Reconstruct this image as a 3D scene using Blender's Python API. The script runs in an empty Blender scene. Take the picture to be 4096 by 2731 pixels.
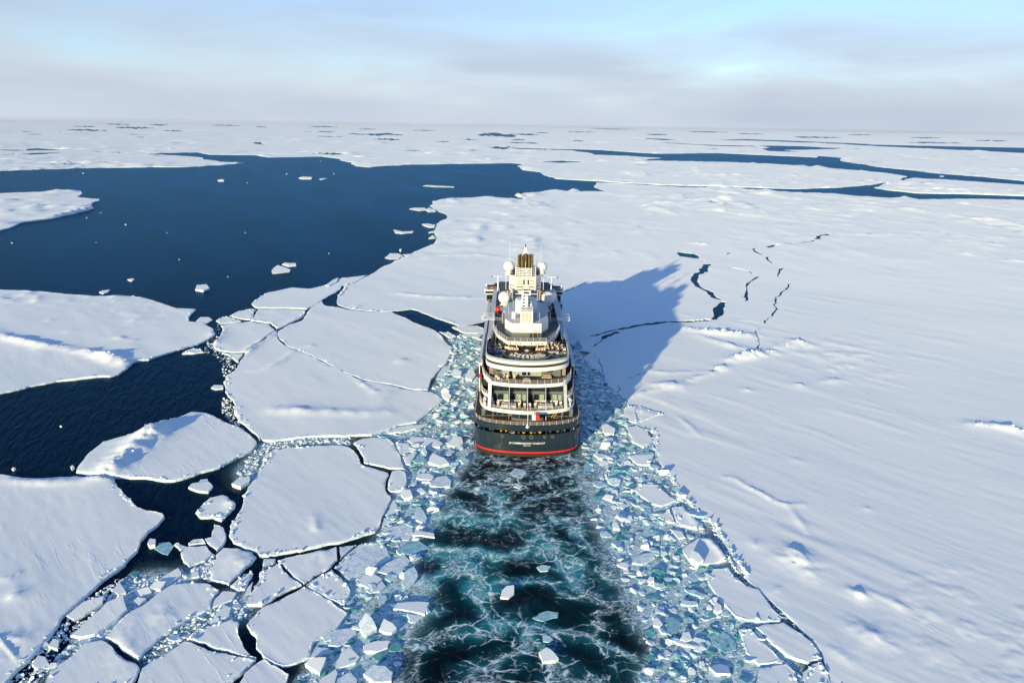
import bpy, bmesh, math, random
import numpy as np
from mathutils import Vector, Matrix, geometry
random.seed(7); RNG = np.random.default_rng(11)
scene = bpy.context.scene
COL = scene.collection

# ------------------------------------------------------------------ camera
F_PX = 2731.0; CAM_H = 84.0; CAM_X = -4.4
PITCH = math.radians(17.57); ROLL = math.radians(0.87)
cr, sr, ct, st = math.cos(ROLL), math.sin(ROLL), math.cos(PITCH), math.sin(PITCH)
_R = Vector((1, 0, 0)); _U = Vector((0, st, ct)); _B = Vector((0, -ct, st))
_cx = _R * cr + _U * sr; _cy = _U * cr - _R * sr
camd = bpy.data.cameras.new('camera'); camd.sensor_width = 36.0; camd.lens = F_PX / 4096 * 36.0
camd.clip_start = 1.0; camd.clip_end = 120000.0
cam = bpy.data.objects.new('camera', camd); COL.objects.link(cam)
M = Matrix.Identity(4)
for i, v in enumerate((_cx, _cy, _B)):
    for j in range(3): M[j][i] = v[j]
M[0][3], M[1][3], M[2][3] = CAM_X, 0.0, CAM_H
cam.matrix_world = M
scene.camera = cam

# ------------------------------------------------------------------ light
SUN_EL = math.radians(10.4); SUN_AZ = math.radians(28.5)      # light travels towards (sin az, cos az)
SUN_ROT = SUN_AZ + math.pi
world = bpy.data.worlds.new('World'); scene.world = world; world.use_nodes = True
wn = world.node_tree; wn.nodes.clear()
def wnode(t, **k):
    n = wn.nodes.new(t)
    for a, b in k.items(): setattr(n, a, b)
    return n
def wmath(op, a, b=None, c=None):
    n = wnode('ShaderNodeMath', operation=op)
    for i, v in enumerate((a, b, c)):
        if v is None: continue
        if isinstance(v, (int, float)): n.inputs[i].default_value = v
        else: wn.links.new(v, n.inputs[i])
    return n.outputs[0]
sky = wnode('ShaderNodeTexSky', sky_type='NISHITA', sun_disc=False, sun_elevation=SUN_EL, sun_rotation=SUN_ROT,
            altitude=50.0, air_density=1.0, dust_density=0.1, ozone_density=3.0)
tc = wnode('ShaderNodeTexCoord')
sep = wnode('ShaderNodeSeparateXYZ'); wn.links.new(tc.outputs['Generated'], sep.inputs[0])
zc = wmath('MAXIMUM', sep.outputs[2], 0.0)
# a thin stratus sheet: where it is looked at edgewise (low down) more of it is in the line of sight
mp = wnode('ShaderNodeMapping'); mp.inputs['Scale'].default_value = (1.6, 1.6, 9.0)
wn.links.new(tc.outputs['Generated'], mp.inputs[0])
nz = wnode('ShaderNodeTexNoise'); nz.inputs['Scale'].default_value = 2.1; nz.inputs['Detail'].default_value = 6; nz.inputs['Roughness'].default_value = 0.46
nz.inputs['Distortion'].default_value = 0.35
wn.links.new(mp.outputs[0], nz.inputs['Vector'])
mp2 = wnode('ShaderNodeMapping'); mp2.inputs['Scale'].default_value = (2.0, 2.0, 55.0); mp2.inputs['Location'].default_value = (3.1, 0.4, 1.7)
wn.links.new(tc.outputs['Generated'], mp2.inputs[0])
nz2 = wnode('ShaderNodeTexNoise'); nz2.inputs['Scale'].default_value = 1.6; nz2.inputs['Detail'].default_value = 5
wn.links.new(mp2.outputs[0], nz2.inputs['Vector'])
cover = wnode('ShaderNodeMapRange'); cover.inputs['From Min'].default_value = 0.24; cover.inputs['From Max'].default_value = 0.66
wn.links.new(nz.outputs[0], cover.inputs[0])
streak = wnode('ShaderNodeMapRange'); streak.inputs['From Min'].default_value = 0.35; streak.inputs['From Max'].default_value = 0.7
wn.links.new(nz2.outputs[0], streak.inputs[0])
bank = wmath('EXPONENT', wmath('MULTIPLY', zc, -6.0))       # the sheet is a bank that thins out overhead
dens = wmath('ADD', wmath('MULTIPLY', cover.outputs[0], 0.42), wmath('ADD', wmath('MULTIPLY', streak.outputs[0], 0.03), 0.022))
path = wmath('DIVIDE', wmath('MULTIPLY', dens, bank), wmath('ADD', zc, 0.035))
alpha = wmath('SUBTRACT', 1.0, wmath('EXPONENT', wmath('MULTIPLY', path, -1.0)))
# shading inside the cloud: thin parts are whiter, thick parts greyer
cr_ = wnode('ShaderNodeValToRGB')
cr_.color_ramp.elements[0].position = 0.3; cr_.color_ramp.elements[0].color = (2.22, 2.46, 2.80, 1)
cr_.color_ramp.elements[1].position = 0.72; cr_.color_ramp.elements[1].color = (1.74, 1.98, 2.40, 1)
wn.links.new(nz.outputs[0], cr_.inputs[0])
mx = wnode('ShaderNodeMix', data_type='RGBA'); wn.links.new(alpha, mx.inputs[0])
tint = wnode('ShaderNodeMix', data_type='RGBA', blend_type='MULTIPLY'); tint.inputs[0].default_value = 1.0; tint.inputs[7].default_value = (.60, .665, .79, 1)
wn.links.new(sky.outputs[0], tint.inputs[6]); wn.links.new(tint.outputs[2], mx.inputs[6]); wn.links.new(cr_.outputs[0], mx.inputs[7])
bg = wnode('ShaderNodeBackground'); bg.inputs[1].default_value = 0.125
wn.links.new(mx.outputs[2], bg.inputs[0])
wo = wnode('ShaderNodeOutputWorld'); wn.links.new(bg.outputs[0], wo.inputs[0])

sund = bpy.data.lights.new('sun', 'SUN'); sund.energy = 3.0; sund.angle = math.radians(0.6); sund.color = (1.0, 0.83, 0.47)
sun = bpy.data.objects.new('sun', sund); COL.objects.link(sun)
ldir = Vector((math.sin(SUN_AZ) * math.cos(SUN_EL), math.cos(SUN_AZ) * math.cos(SUN_EL), -math.sin(SUN_EL)))
sun.rotation_euler = ldir.to_track_quat('-Z', 'Y').to_euler(); sun.location = (-60, -60, 120)
scene.view_settings.view_transform = 'Standard'; scene.view_settings.look = 'None'
scene.view_settings.gamma = 1.0; scene.view_settings.use_curve_mapping = False
scene.view_settings.exposure = 1.28

# ------------------------------------------------------------------ helpers
def rays(P):
    P = np.asarray(P, float).reshape(-1, 2)
    dx = P[:, 0] - 2048; dy = P[:, 1] - 1365.5
    u = dx * cr + dy * sr; v = -dx * sr + dy * cr
    return np.stack([u, F_PX * ct - v * st, -F_PX * st - v * ct], 1)
def ground(P, z=0.0):
    d = rays(P); t = (z - CAM_H) / d[:, 2]
    return np.stack([CAM_X + d[:, 0] * t, d[:, 1] * t], 1)
def to_px(XY, z=0.0):
    XY = np.asarray(XY, float).reshape(-1, 2)
    qx = XY[:, 0] - CAM_X; qy = XY[:, 1]; qz = z - CAM_H
    d = qy * ct - qz * st; vd = -qy * st - qz * ct
    u = F_PX * qx / d; v = F_PX * vd / d
    return np.stack([2048 + u * cr - v * sr, 1365.5 + u * sr + v * cr], 1)
ZOOM = {'A': (0, 350, .87075), 'B': (2048, 350, .87075), 'C': (0, 1150, .59524), 'D': (0, 1900, .59524), 'E': (1000, 1200, .5102),
        'F': (1200, 1900, .53004), 'G': (1900, 1800, .59363), 'H': (2900, 1700, .6575), 'I': (2200, 900, .54201), 'W': (0, 0, 1.7415)}
def px(s):
    """'A 10,20 30,40 B 5,6' -> picture points (each letter names the enlarged view the numbers were read from)"""
    out = []; z = ZOOM['W']
    for w in s.split():
        if w in ZOOM: z = ZOOM[w]; continue
        a, b = w.split(','); out.append((z[0] + float(a) * z[2], z[1] + float(b) * z[2]))
    return np.array(out)
def area2(P):
    x, y = P[:, 0], P[:, 1]
    return float(np.sum(x * np.roll(y, -1) - np.roll(x, -1) * y))
def inside(P, loops):
    P = np.asarray(P); r = np.zeros(len(P), bool); X, Y = P[:, 0], P[:, 1]
    for L in loops:
        lo, hi = L.min(0), L.max(0)
        sel = np.nonzero((X >= lo[0]) & (X <= hi[0]) & (Y >= lo[1]) & (Y <= hi[1]))[0]
        if not len(sel): continue
        x, y = X[sel], Y[sel]; c = np.zeros(len(sel), bool)
        A = L; Bq = np.roll(L, -1, 0)
        for (x0, y0), (x1, y1) in zip(A, Bq):
            if y0 == y1: continue
            c ^= ((y0 > y) != (y1 > y)) & (x < (x1 - x0) * (y - y0) / (y1 - y0) + x0)
        r[sel] ^= c
    return r
def _h(ix, iy, s):
    n = (ix * 374761393 + iy * 668265263 + s * 1442695041).astype(np.int64) & 0xffffffff
    n = ((n ^ (n >> 13)) * 1274126177) & 0xffffffff
    n = (n ^ (n >> 16)) & 0xffffffff
    return n / 4294967295.0
def vnoise(x, y, s=0):
    ix = np.floor(x).astype(np.int64); iy = np.floor(y).astype(np.int64)
    fx = x - ix; fy = y - iy; fx = fx * fx * fx * (fx * (fx * 6 - 15) + 10); fy = fy * fy * fy * (fy * (fy * 6 - 15) + 10)
    a = _h(ix, iy, s); b = _h(ix + 1, iy, s); c = _h(ix, iy + 1, s); d = _h(ix + 1, iy + 1, s)
    return (a + (b - a) * fx) * (1 - fy) + (c + (d - c) * fx) * fy
def fbm(x, y, o=4, s=0, g=.5):
    t = 0; a = 1.0; n = 0
    for k in range(o):
        t = t + a * vnoise(x * 2 ** k + 17 * k, y * 2 ** k - 9 * k, s + k); n += a; a *= g
    return t / n
def seg_dist(P, L):
    """distance of points to a polyline and the position along it 0..1"""
    best = np.full(len(P), 1e9); pos = np.zeros(len(P)); side = np.zeros(len(P))
    n = len(L) - 1
    for k in range(n):
        a, b = L[k], L[k + 1]; ab = b - a; q = P - a
        t = np.clip((q @ ab) / max(ab @ ab, 1e-9), 0, 1)
        dv = q - t[:, None] * ab; d = np.hypot(dv[:, 0], dv[:, 1])
        m = d < best; best[m] = d[m]; pos[m] = (k + t[m]) / n
    return best, pos

# materials -----------------------------------------------------------------
MATS = {}
class NT:
    def __init__(s, name):
        m = bpy.data.materials.new(name); m.use_nodes = True; s.m = m; s.t = m.node_tree; s.t.nodes.clear()
        s.out = s.t.nodes.new('ShaderNodeOutputMaterial'); s.b = s.t.nodes.new('ShaderNodeBsdfPrincipled')
        s.t.links.new(s.b.outputs[0], s.out.inputs[0]); MATS[name] = m
    def n(s, t, **k):
        q = s.t.nodes.new(t)
        for a, b in k.items(): setattr(q, a, b)
        return q
    def l(s, a, b): s.t.links.new(a, b)
    def set(s, inp, v):
        i = s.b.inputs[inp]
        if hasattr(v, 'node'): s.l(v, i)
        elif isinstance(v, tuple) and len(v) == 3: i.default_value = (*v, 1)
        else: i.default_value = v
    def math(s, op, a, b=None, c=None):
        q = s.n('ShaderNodeMath', operation=op)
        for i, v in enumerate((a, b, c)):
            if v is None: continue
            if isinstance(v, (int, float)): q.inputs[i].default_value = v
            else: s.l(v, q.inputs[i])
        return q.outputs[0]
    def coord(s, scale=(1, 1, 1), rot=0.0, kind='Object'):
        t = s.n('ShaderNodeTexCoord'); mp = s.n('ShaderNodeMapping')
        mp.inputs['Scale'].default_value = scale; mp.inputs['Rotation'].default_value = (0, 0, rot)
        src = t.outputs[kind]
        if kind == 'World': pass
        s.l(src, mp.inputs[0]); return mp.outputs[0]
    def wcoord(s, scale=(1, 1, 1), rot=0.0):
        g = s.n('ShaderNodeNewGeometry'); r = s.n('ShaderNodeVectorRotate', rotation_type='Z_AXIS'); r.inputs['Angle'].default_value = rot
        s.l(g.outputs['Position'], r.inputs[0])
        mp = s.n('ShaderNodeMapping'); mp.inputs['Scale'].default_value = scale; s.l(r.outputs[0], mp.inputs[0]); return mp.outputs[0]
    def noise(s, vec, scale=1.0, detail=4, rough=.5, dist=0.0):
        q = s.n('ShaderNodeTexNoise'); s.l(vec, q.inputs['Vector'])
        for a, b in (('Scale', scale), ('Detail', detail), ('Roughness', rough), ('Distortion', dist)): q.inputs[a].default_value = b
        return q.outputs[0]
    def ramp(s, f, stops, interp='LINEAR'):
        q = s.n('ShaderNodeValToRGB'); q.color_ramp.interpolation = interp; e = q.color_ramp.elements
        while len(e) < len(stops): e.new(0.5)
        for k, (p, c) in enumerate(stops):
            e[k].position = p; e[k].color = (*c, 1) if isinstance(c, tuple) else (c, c, c, 1)
        s.l(f, q.inputs[0]); return q.outputs[0]
    def rng(s, f, a, b, c=0.0, d=1.0):
        q = s.n('ShaderNodeMapRange'); s.l(f, q.inputs[0])
        for i, v in enumerate((a, b, c, d)): q.inputs[1 + i].default_value = v
        return q.outputs[0]
    def mix(s, f, a, b):
        q = s.n('ShaderNodeMix', data_type='RGBA')
        for i, v in ((0, f), (6, a), (7, b)):
            if hasattr(v, 'node'): s.l(v, q.inputs[i])
            elif isinstance(v, tuple): q.inputs[i].default_value = (*v, 1)
            else: q.inputs[i].default_value = v
        return q.outputs[2]
    def bump(s, h, strength=.3, dist=.1, prev=None):
        q = s.n('ShaderNodeBump'); q.inputs['Strength'].default_value = strength; q.inputs['Distance'].default_value = dist
        s.l(h, q.inputs['Height'])
        if prev is not None: s.l(prev, q.inputs['Normal'])
        s.l(q.outputs[0], s.b.inputs['Normal']); return q.outputs[0]
    def attr(s, name):
        q = s.n('ShaderNodeAttribute', attribute_name=name); return q
def flat(name, col, rough=.5, metal=0.0, var=.06, spec=.5):
    t = NT(name); c = t.coord((1, 1, 1)); f = t.noise(c, 1.7, 4)
    lo = tuple(max(0, v * (1 - var)) for v in col); hi = tuple(min(1, v * (1 + var)) for v in col)
    t.set('Base Color', t.mix(f, lo, hi)); t.set('Roughness', rough); t.set('Metallic', metal); t.set('Specular IOR Level', spec)
    return t.m

# objects -------------------------------------------------------------------
def link(o, parent=None):
    COL.objects.link(o)
    if parent is not None: o.parent = parent
    return o
def tag(o, label=None, cat=None, group=None, kind=None):
    if label: o['label'] = label
    if cat: o['category'] = cat
    if group: o['group'] = group
    if kind: o['kind'] = kind
    return o
def empty(name, loc=(0, 0, 0)):
    o = bpy.data.objects.new(name, None); o.location = loc; o.empty_display_size = .5; return link(o)
def mesh_obj(name, V, Fc, mats, parent=None, midx=None, smooth=None):
    me = bpy.data.meshes.new(name); me.from_pydata([tuple(map(float, v)) for v in V], [], [tuple(map(int, f)) for f in Fc])
    for m in (mats if isinstance(mats, (list, tuple)) else [mats]): me.materials.append(MATS[m])
    if midx is not None: me.polygons.foreach_set('material_index', np.asarray(midx, np.int32))
    if smooth is not None: me.polygons.foreach_set('use_smooth', np.broadcast_to(np.asarray(smooth, bool), len(me.polygons)).copy())
    me.update(); return link(bpy.data.objects.new(name, me), parent)

# ------------------------------------------------------------------ snow, ice and water materials
WIND = math.radians(45)      # drifts run from far left to near right
t = NT('snow')
c1 = t.wcoord((.05, .32, .3), WIND); c2 = t.wcoord((.4, 1.9, 1), WIND); c3 = t.wcoord((1, 1, 1), 0)
a = t.noise(c1, 1, 4, .55); b = t.noise(c2, 1, 5, .6); d = t.noise(c3, 2.2, 5, .6); big = t.noise(t.wcoord((.011, .02, .02), WIND), 1, 3)
t.set('Base Color', t.ramp(big, [(.3, (.78, .85, .90)), (.7, (.87, .905, .925))]))
t.set('Roughness', .62); t.set('Specular IOR Level', .2); t.set('Diffuse Roughness', .12)
sas = t.rng(t.noise(t.wcoord((.13, .75, .5), WIND), 1, 5, .6, .4), .57, .68); sas = t.math('MULTIPLY', sas, t.rng(t.noise(t.wcoord((.012, .03, .1), WIND), 1, 2), .45, .62)); nb = t.bump(sas, .28, .09); nb = t.bump(a, .16, .14, nb); nb = t.bump(b, .2, .04, nb); t.bump(d, .16, .03, nb)
t = NT('ice_side'); c = t.wcoord((1, 1, 1.4)); f = t.noise(c, .9, 5, .6)
t.set('Base Color', t.ramp(f, [(.3, (.46, .66, .76)), (.6, (.74, .84, .9))])); t.set('Roughness', .5); t.bump(f, .6, .3)
def ice_mat(name, lo, hi, rough, tr=0.0):
    t = NT(name); c = t.wcoord(); f = t.noise(c, 1.1, 5, .62); g = t.noise(c, 5.0, 3)
    t.set('Base Color', t.ramp(f, [(.33, lo), (.62, hi)])); t.set('Roughness', rough); t.bump(t.math('ADD', f, t.math('MULTIPLY', g, .3)), .5, .15)
    t.set('Specular IOR Level', .5); t.set('Transmission Weight', tr); t.set('IOR', 1.31)
ice_mat('ice_white', (.50, .68, .78), (.87, .91, .94), .5)
ice_mat('ice_pale', (.28, .54, .64), (.72, .83, .88), .35)
ice_mat('ice_blue', (.16, .42, .52), (.42, .66, .74), .25)
ice_mat('ice_teal', (.035, .20, .25), (.12, .37, .42), .18)
t = NT('sea')
w1 = t.wcoord((.55, .16, .3), math.radians(-20)); w2 = t.wcoord((1.7, .7, 1), math.radians(-32)); w3 = t.wcoord((.02, .006, 1), math.radians(-25))
a = t.noise(w1, 1, 3, .5, .4); b = t.noise(w2, 1, 3, .55, .3); g = t.noise(w3, 1, 3)
bn1 = t.n('ShaderNodeBump'); bn1.inputs['Strength'].default_value = .5; bn1.inputs['Distance'].default_value = .8; t.l(a, bn1.inputs['Height'])
bn2 = t.n('ShaderNodeBump'); bn2.inputs['Strength'].default_value = .45; bn2.inputs['Distance'].default_value = .32; t.l(b, bn2.inputs['Height']); t.l(bn1.outputs[0], bn2.inputs['Normal'])
# a ruffled sea never turns into a full mirror: reflection capped near a third, the higher sky's blue tinted into the gloss colour
df = t.n('ShaderNodeBsdfDiffuse'); df.inputs[0].default_value = (.0012, .009, .022, 1); gl = t.n('ShaderNodeBsdfGlossy'); gl.inputs[0].default_value = (.24, .60, .92, 1); t.l(t.rng(g, .3, .7, .14, .28), gl.inputs['Roughness'])
fr = t.n('ShaderNodeFresnel'); fr.inputs['IOR'].default_value = 1.33; ms = t.n('ShaderNodeMixShader'); t.l(t.math('MULTIPLY', t.rng(fr.outputs[0], .02, .7, .006, .31), t.rng(g, .3, .7, .85, 1.15)), ms.inputs[0])
for q in (df, gl, fr): t.l(bn2.outputs[0], q.inputs['Normal'])
t.l(df.outputs[0], ms.inputs[1]); t.l(gl.outputs[0], ms.inputs[2]); t.l(ms.outputs[0], t.out.inputs[0]); t.t.nodes.remove(t.b)

def obj_attr(o, name, vals):
    at = o.data.attributes.new(name, 'FLOAT', 'POINT'); at.data.foreach_set('value', np.asarray(vals, np.float32))

# ------------------------------------------------------------------ snow relief
ca, sa = math.cos(WIND), math.sin(WIND)
def ridge(s, h, w, seed=0, jag=.6): return (ground(px(s)), h, w, seed, jag)
RIDGES = [
 ridge('C 1075,925 1040,985 960,1050 930,1080', 3.0, 3.2, 1), ridge('C 900,1110 830,1165 760,1230 700,1275', 2.5, 2.6, 2),
 ridge('C -60,300 30,340 120,360 280,400 420,415 540,440', 1.3, 2.2, 3), ridge('C 600,440 690,470 760,490 830,520', 2.2, 2.4, 4),
 ridge('C 1470,290 1440,380', 1.4, 1.6, 5), ridge('C 1850,835 1960,840 2060,842 2200,845', .5, 2.2, 6),
 ridge('E 200,875 280,880 420,885', .5, 2.4, 7), ridge('E 520,885 700,895 900,900 1080,895', .5, 2.4, 8),
 ridge('E 440,110 300,205 200,260 90,330 0,410', .7, 1.0, 9), ridge('C 1700,395 1640,470', .8, 1, 10),
 ridge('E 1190,480 1200,495', 1.1, 1.6, 11), ridge('E 455,370 480,375', .9, 1.6, 12), ridge('E 970,730 985,740', .8, 1.2, 13),
 ridge('I 1010,770 1150,795 1300,808 1470,820', 1.7, 2.6, 14), ridge('I 1080,820 1250,870 1350,900 1470,925', .9, 2.2, 15),
 ridge('I 1340,1005 1420,985 1500,965 1640,945', 2.1, 2.4, 16), ridge('I 1220,1080 1300,1050', 1.0, 1.6, 17),
 ridge('I 800,1195 880,1190 950,1195', 1.5, 2.2, 18), ridge('I 1700,910 1820,870 1900,890', 1.3, 2.6, 19),
 ridge('I 1830,1185 1860,1195', .9, 1.5, 20), ridge('I 1440,1222 1470,1226', .9, 1.3, 21), ridge('I 2040,1160 2140,1150', .9, 2, 22),
 ridge('H 370,820 430,800 470,850 500,890', 1.3, 2.6, 23), ridge('H 770,1020 810,1035 850,1025', 1.0, 1.5, 24),
 ridge('H 830,1245 900,1285 960,1310', 1.1, 2.2, 25), ridge('H 175,725 195,732', .9, 1.3, 26), ridge('H 420,215 440,222', .6, 1.1, 27),
 ridge('H 860,515 870,520', .5, 1, 28), ridge('H 1500,0 1700,20 1830,60', 1.0, 2.2, 29), ridge('H 290,1000 320,1020', .6, 1.5, 30),
 ridge('D 60,700 75,712', 1.0, 1.6, 31), ridge('D 110,815 130,830', 1.0, 1.6, 32), ridge('D 20,1180 60,1160', 1.7, 3.0, 33),
 ridge('D 730,850 790,870 770,900', 1.4, 1.8, 34), ridge('D 1590,150 1560,200 1550,215', .8, 1.4, 35), ridge('D 1590,570 1660,640', .5, 2.5, 36),
 ridge('C 790,345 830,352', .9, 1.3, 37), ridge('C 895,362 910,368', .8, 1.1, 38), ridge('C 455,305 490,300', .9, 1.4, 39), ridge('C 880,230 910,232', .9, 1.4, 40),
 ridge('C 230,85 260,105', .6, 1.4, 41), ridge('C 330,225 350,232', .5, 1.3, 42), ridge('D 880,1000 870,1150 850,1300', .35, 2.2, 43, .2),
 ridge('D 1095,900 1090,1030', .35, 2.2, 44, .2), ridge('E 1000,855 1090,700', .3, 3, 45, .2), ridge('G 1430,420 1520,560 1640,690 1750,830', .5, .8, 46),
 ridge('B 600,590 560,680', .8, 1.5, 48), ridge('B 830,715 890,725', 2.2, 2.0, 49),
 ridge('B 500,755 380,770', 1.2, 2.0, 50), ridge('B 2050,760 2110,772', 1.8, 2, 51), ridge('B 2230,795 2340,800', 1.6, 2, 52), ridge('B 900,545 1400,610', .9, 3, 53),
 ridge('B 430,485 700,530 900,560', 1.3, 4, 54), ridge('B 1500,505 1700,540 1900,575 2100,605 2352,640', 1.8, 6, 55), ridge('B 1700,570 1850,560 2000,575', 1.4, 6, 56),
 ridge('B 1480,675 1700,678 1900,680', 1.0, 2, 57), ridge('B 2130,690 2352,697', .9, 2, 58), ridge('B 940,400 1200,395 1400,410', 1.2, 5, 59),
 ridge('A 0,520 150,510 280,485 370,480', 2.4, 5, 60), ridge('A 240,600 330,580 420,555', 1.9, 3, 61), ridge('A 0,640 60,625', 1.5, 3, 62),
 ridge('E 820,50 850,55', 1.2, 1, 63), ridge('A 1990,740 2000,735', .5, 2, 64), ridge('A 1840,800 2000,775 2200,770 2352,790', .9, 2.5, 65),
 ridge('A 1800,945 2000,965 2240,970', .8, 1.5, 66),
 ridge('I 600,1270 720,1235 840,1212', .5, .8, 67, .4), ridge('I 720,1085 860,1098 980,1090 1160,1085', .45, .8, 68, .4), ridge('I 960,1170 1100,1130 1220,1085 1330,1045', .7, .9, 69, .5), ridge('I 940,1420 1020,1480 1100,1560', .35, .8, 70, .4),
 ridge('H 0,322 60,330 120,372 220,420 310,475 380,490 470,487', .4, .7, 71, .4), ridge('H 385,500 430,560 470,610 490,655', .4, .8, 72, .5), ridge('E 820,620 900,680 985,735', .35, .8, 73, .4), ridge('F 100,330 130,420 160,430', .3, .9, 74, .5), ridge('F 60,700 160,560 200,640', .25, 1, 75, .5),
 ridge('I 1350,700 1500,715 1590,735', .4, .8, 76, .4), ridge('I 300,405 420,400 600,402', .4, .9, 77, .4), ridge('C 60,1310 300,1325 600,1320', .5, 1.4, 78), ridge('C 430,640 600,615 700,600', .5, 1.2, 79), ridge('H 930,1040 1010,1075 1100,1130', .45, 1.2, 80), ridge('H 600,1340 660,1370 760,1440', .4, 1.2, 81), ridge('E 330,420 250,490 140,540 0,570', .45, 1.1, 82)]
def relief(P, px_size):
    """height of the snow surface above the mean floe top; px_size = metres per 1/1024 picture pixel (features finer than the mesh are left out)"""
    x, y = P[:, 0], P[:, 1]
    u = x * ca - y * sa; v = x * sa + y * ca             # u along the drifts, v across
    wob = 3.0 * fbm(x * .03, y * .03, 2, 5) * 2
    h = .15 * (fbm(u * .022, (v + wob) * .10, 3, 21) - .5)
    tail = np.clip(fbm(u * .03 + 40, (v + wob) * .17, 2, 33) - .56, 0, 1)
    h += .55 * tail * np.clip(fbm(x * .02, y * .02, 2, 38) * 2.2 - .7, 0, 1)
    h += .05 * (fbm(u * .16, v * .9, 3, 55) - .5)
    bank = np.clip(fbm(x * .012, y * .012, 3, 71) - .57, 0, 1)                  # hummocked fields
    lump = np.clip(fbm(x * .22, y * .22, 3, 81) - .5, 0, 1)
    h += 6 * bank * lump
    far = np.clip((y - 380) / 500, 0, 1.0)
    rub = np.clip(fbm(x * .013, y * .006, 3, 91) - .46, 0, 1) * np.clip(fbm(x * .09, y * .05, 3, 95) - .46, 0, 1)
    h += far * 42 * rub * (1 + .6 * np.clip((y - 900) / 2000, 0, 2))
    h += far * 5.5 * np.clip(fbm(x * .10, y * .045, 3, 97) - .47, 0, 1) * np.clip(fbm(x * .008, y * .004, 3, 98) * 2.4 - .7, .12, 1)
    for L, hh, w, seed, jag in RIDGES:
        lo = L.min(0) - 5 * w - 12; hi = L.max(0) + 5 * w + 12
        m = np.nonzero((x > lo[0]) & (x < hi[0]) & (y > lo[1]) & (y < hi[1]))[0]
        if not len(m): continue
        d, s = seg_dist(P[m], L)
        n = fbm(x[m] * .35 + seed * 7.3, y[m] * .35, 3, 100 + seed); n2 = vnoise(x[m] * 1.1, y[m] * 1.1, 140 + seed)
        prof = np.exp(-(d / w) ** 2 * .9) * (1 - jag + jag * 1.9 * np.clip(n * 1.5 - .15, 0, 1.2)) + .25 * np.exp(-(d / (2.6 * w)) ** 2)
        short = min(1.0, .45 + .07 * np.hypot(*(L[-1] - L[0])))
        h[m] += .62 * short * hh * prof * (.85 + .3 * n2) * (.35 + .65 * np.sin(np.pi * np.clip(s, .08, .92)))
    return h

# ------------------------------------------------------------------ floes
def rough_edge(L, amp, target):
    """fractal edge: split each side until it is a few picture pixels long"""
    out = []
    def split(a, b, lvl):
        pa, pb = to_px(np.array([a, b])) if min(a[1], b[1]) > 25 else (np.zeros(2), np.array([200., 0]))
        if np.hypot(*(pb - pa)) < target or lvl > 6: out.append(a); return
        k = tuple(sorted([(round(a[0], 2), round(a[1], 2)), (round(b[0], 2), round(b[1], 2))]))
        r = random.Random(hash(k)); d = b - a; n = np.array([-k[1][1] + k[0][1], k[1][0] - k[0][0]])
        m = (a + b) / 2 + n * r.uniform(-1, 1) * amp + d * r.uniform(-.12, .12)
        split(a, m, lvl + 1); split(m, b, lvl + 1)
    for a, b in zip(L, np.roll(L, -1, 0)): split(a, b, 0)
    return np.array(out)
def inset(L, g):
    if area2(L) < 0: L = L[::-1]
    p = np.roll(L, 1, 0); q = np.roll(L, -1, 0)
    e1 = L - p; e2 = q - L
    n1 = np.stack([-e1[:, 1], e1[:, 0]], 1) / (np.hypot(e1[:, 0], e1[:, 1])[:, None] + 1e-9)
    n2 = np.stack([-e2[:, 1], e2[:, 0]], 1) / (np.hypot(e2[:, 0], e2[:, 1])[:, None] + 1e-9)
    n = n1 + n2; n /= np.maximum(np.hypot(n[:, 0], n[:, 1]), .8)[:, None]
    return L + n * g
FLOES = {}
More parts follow.
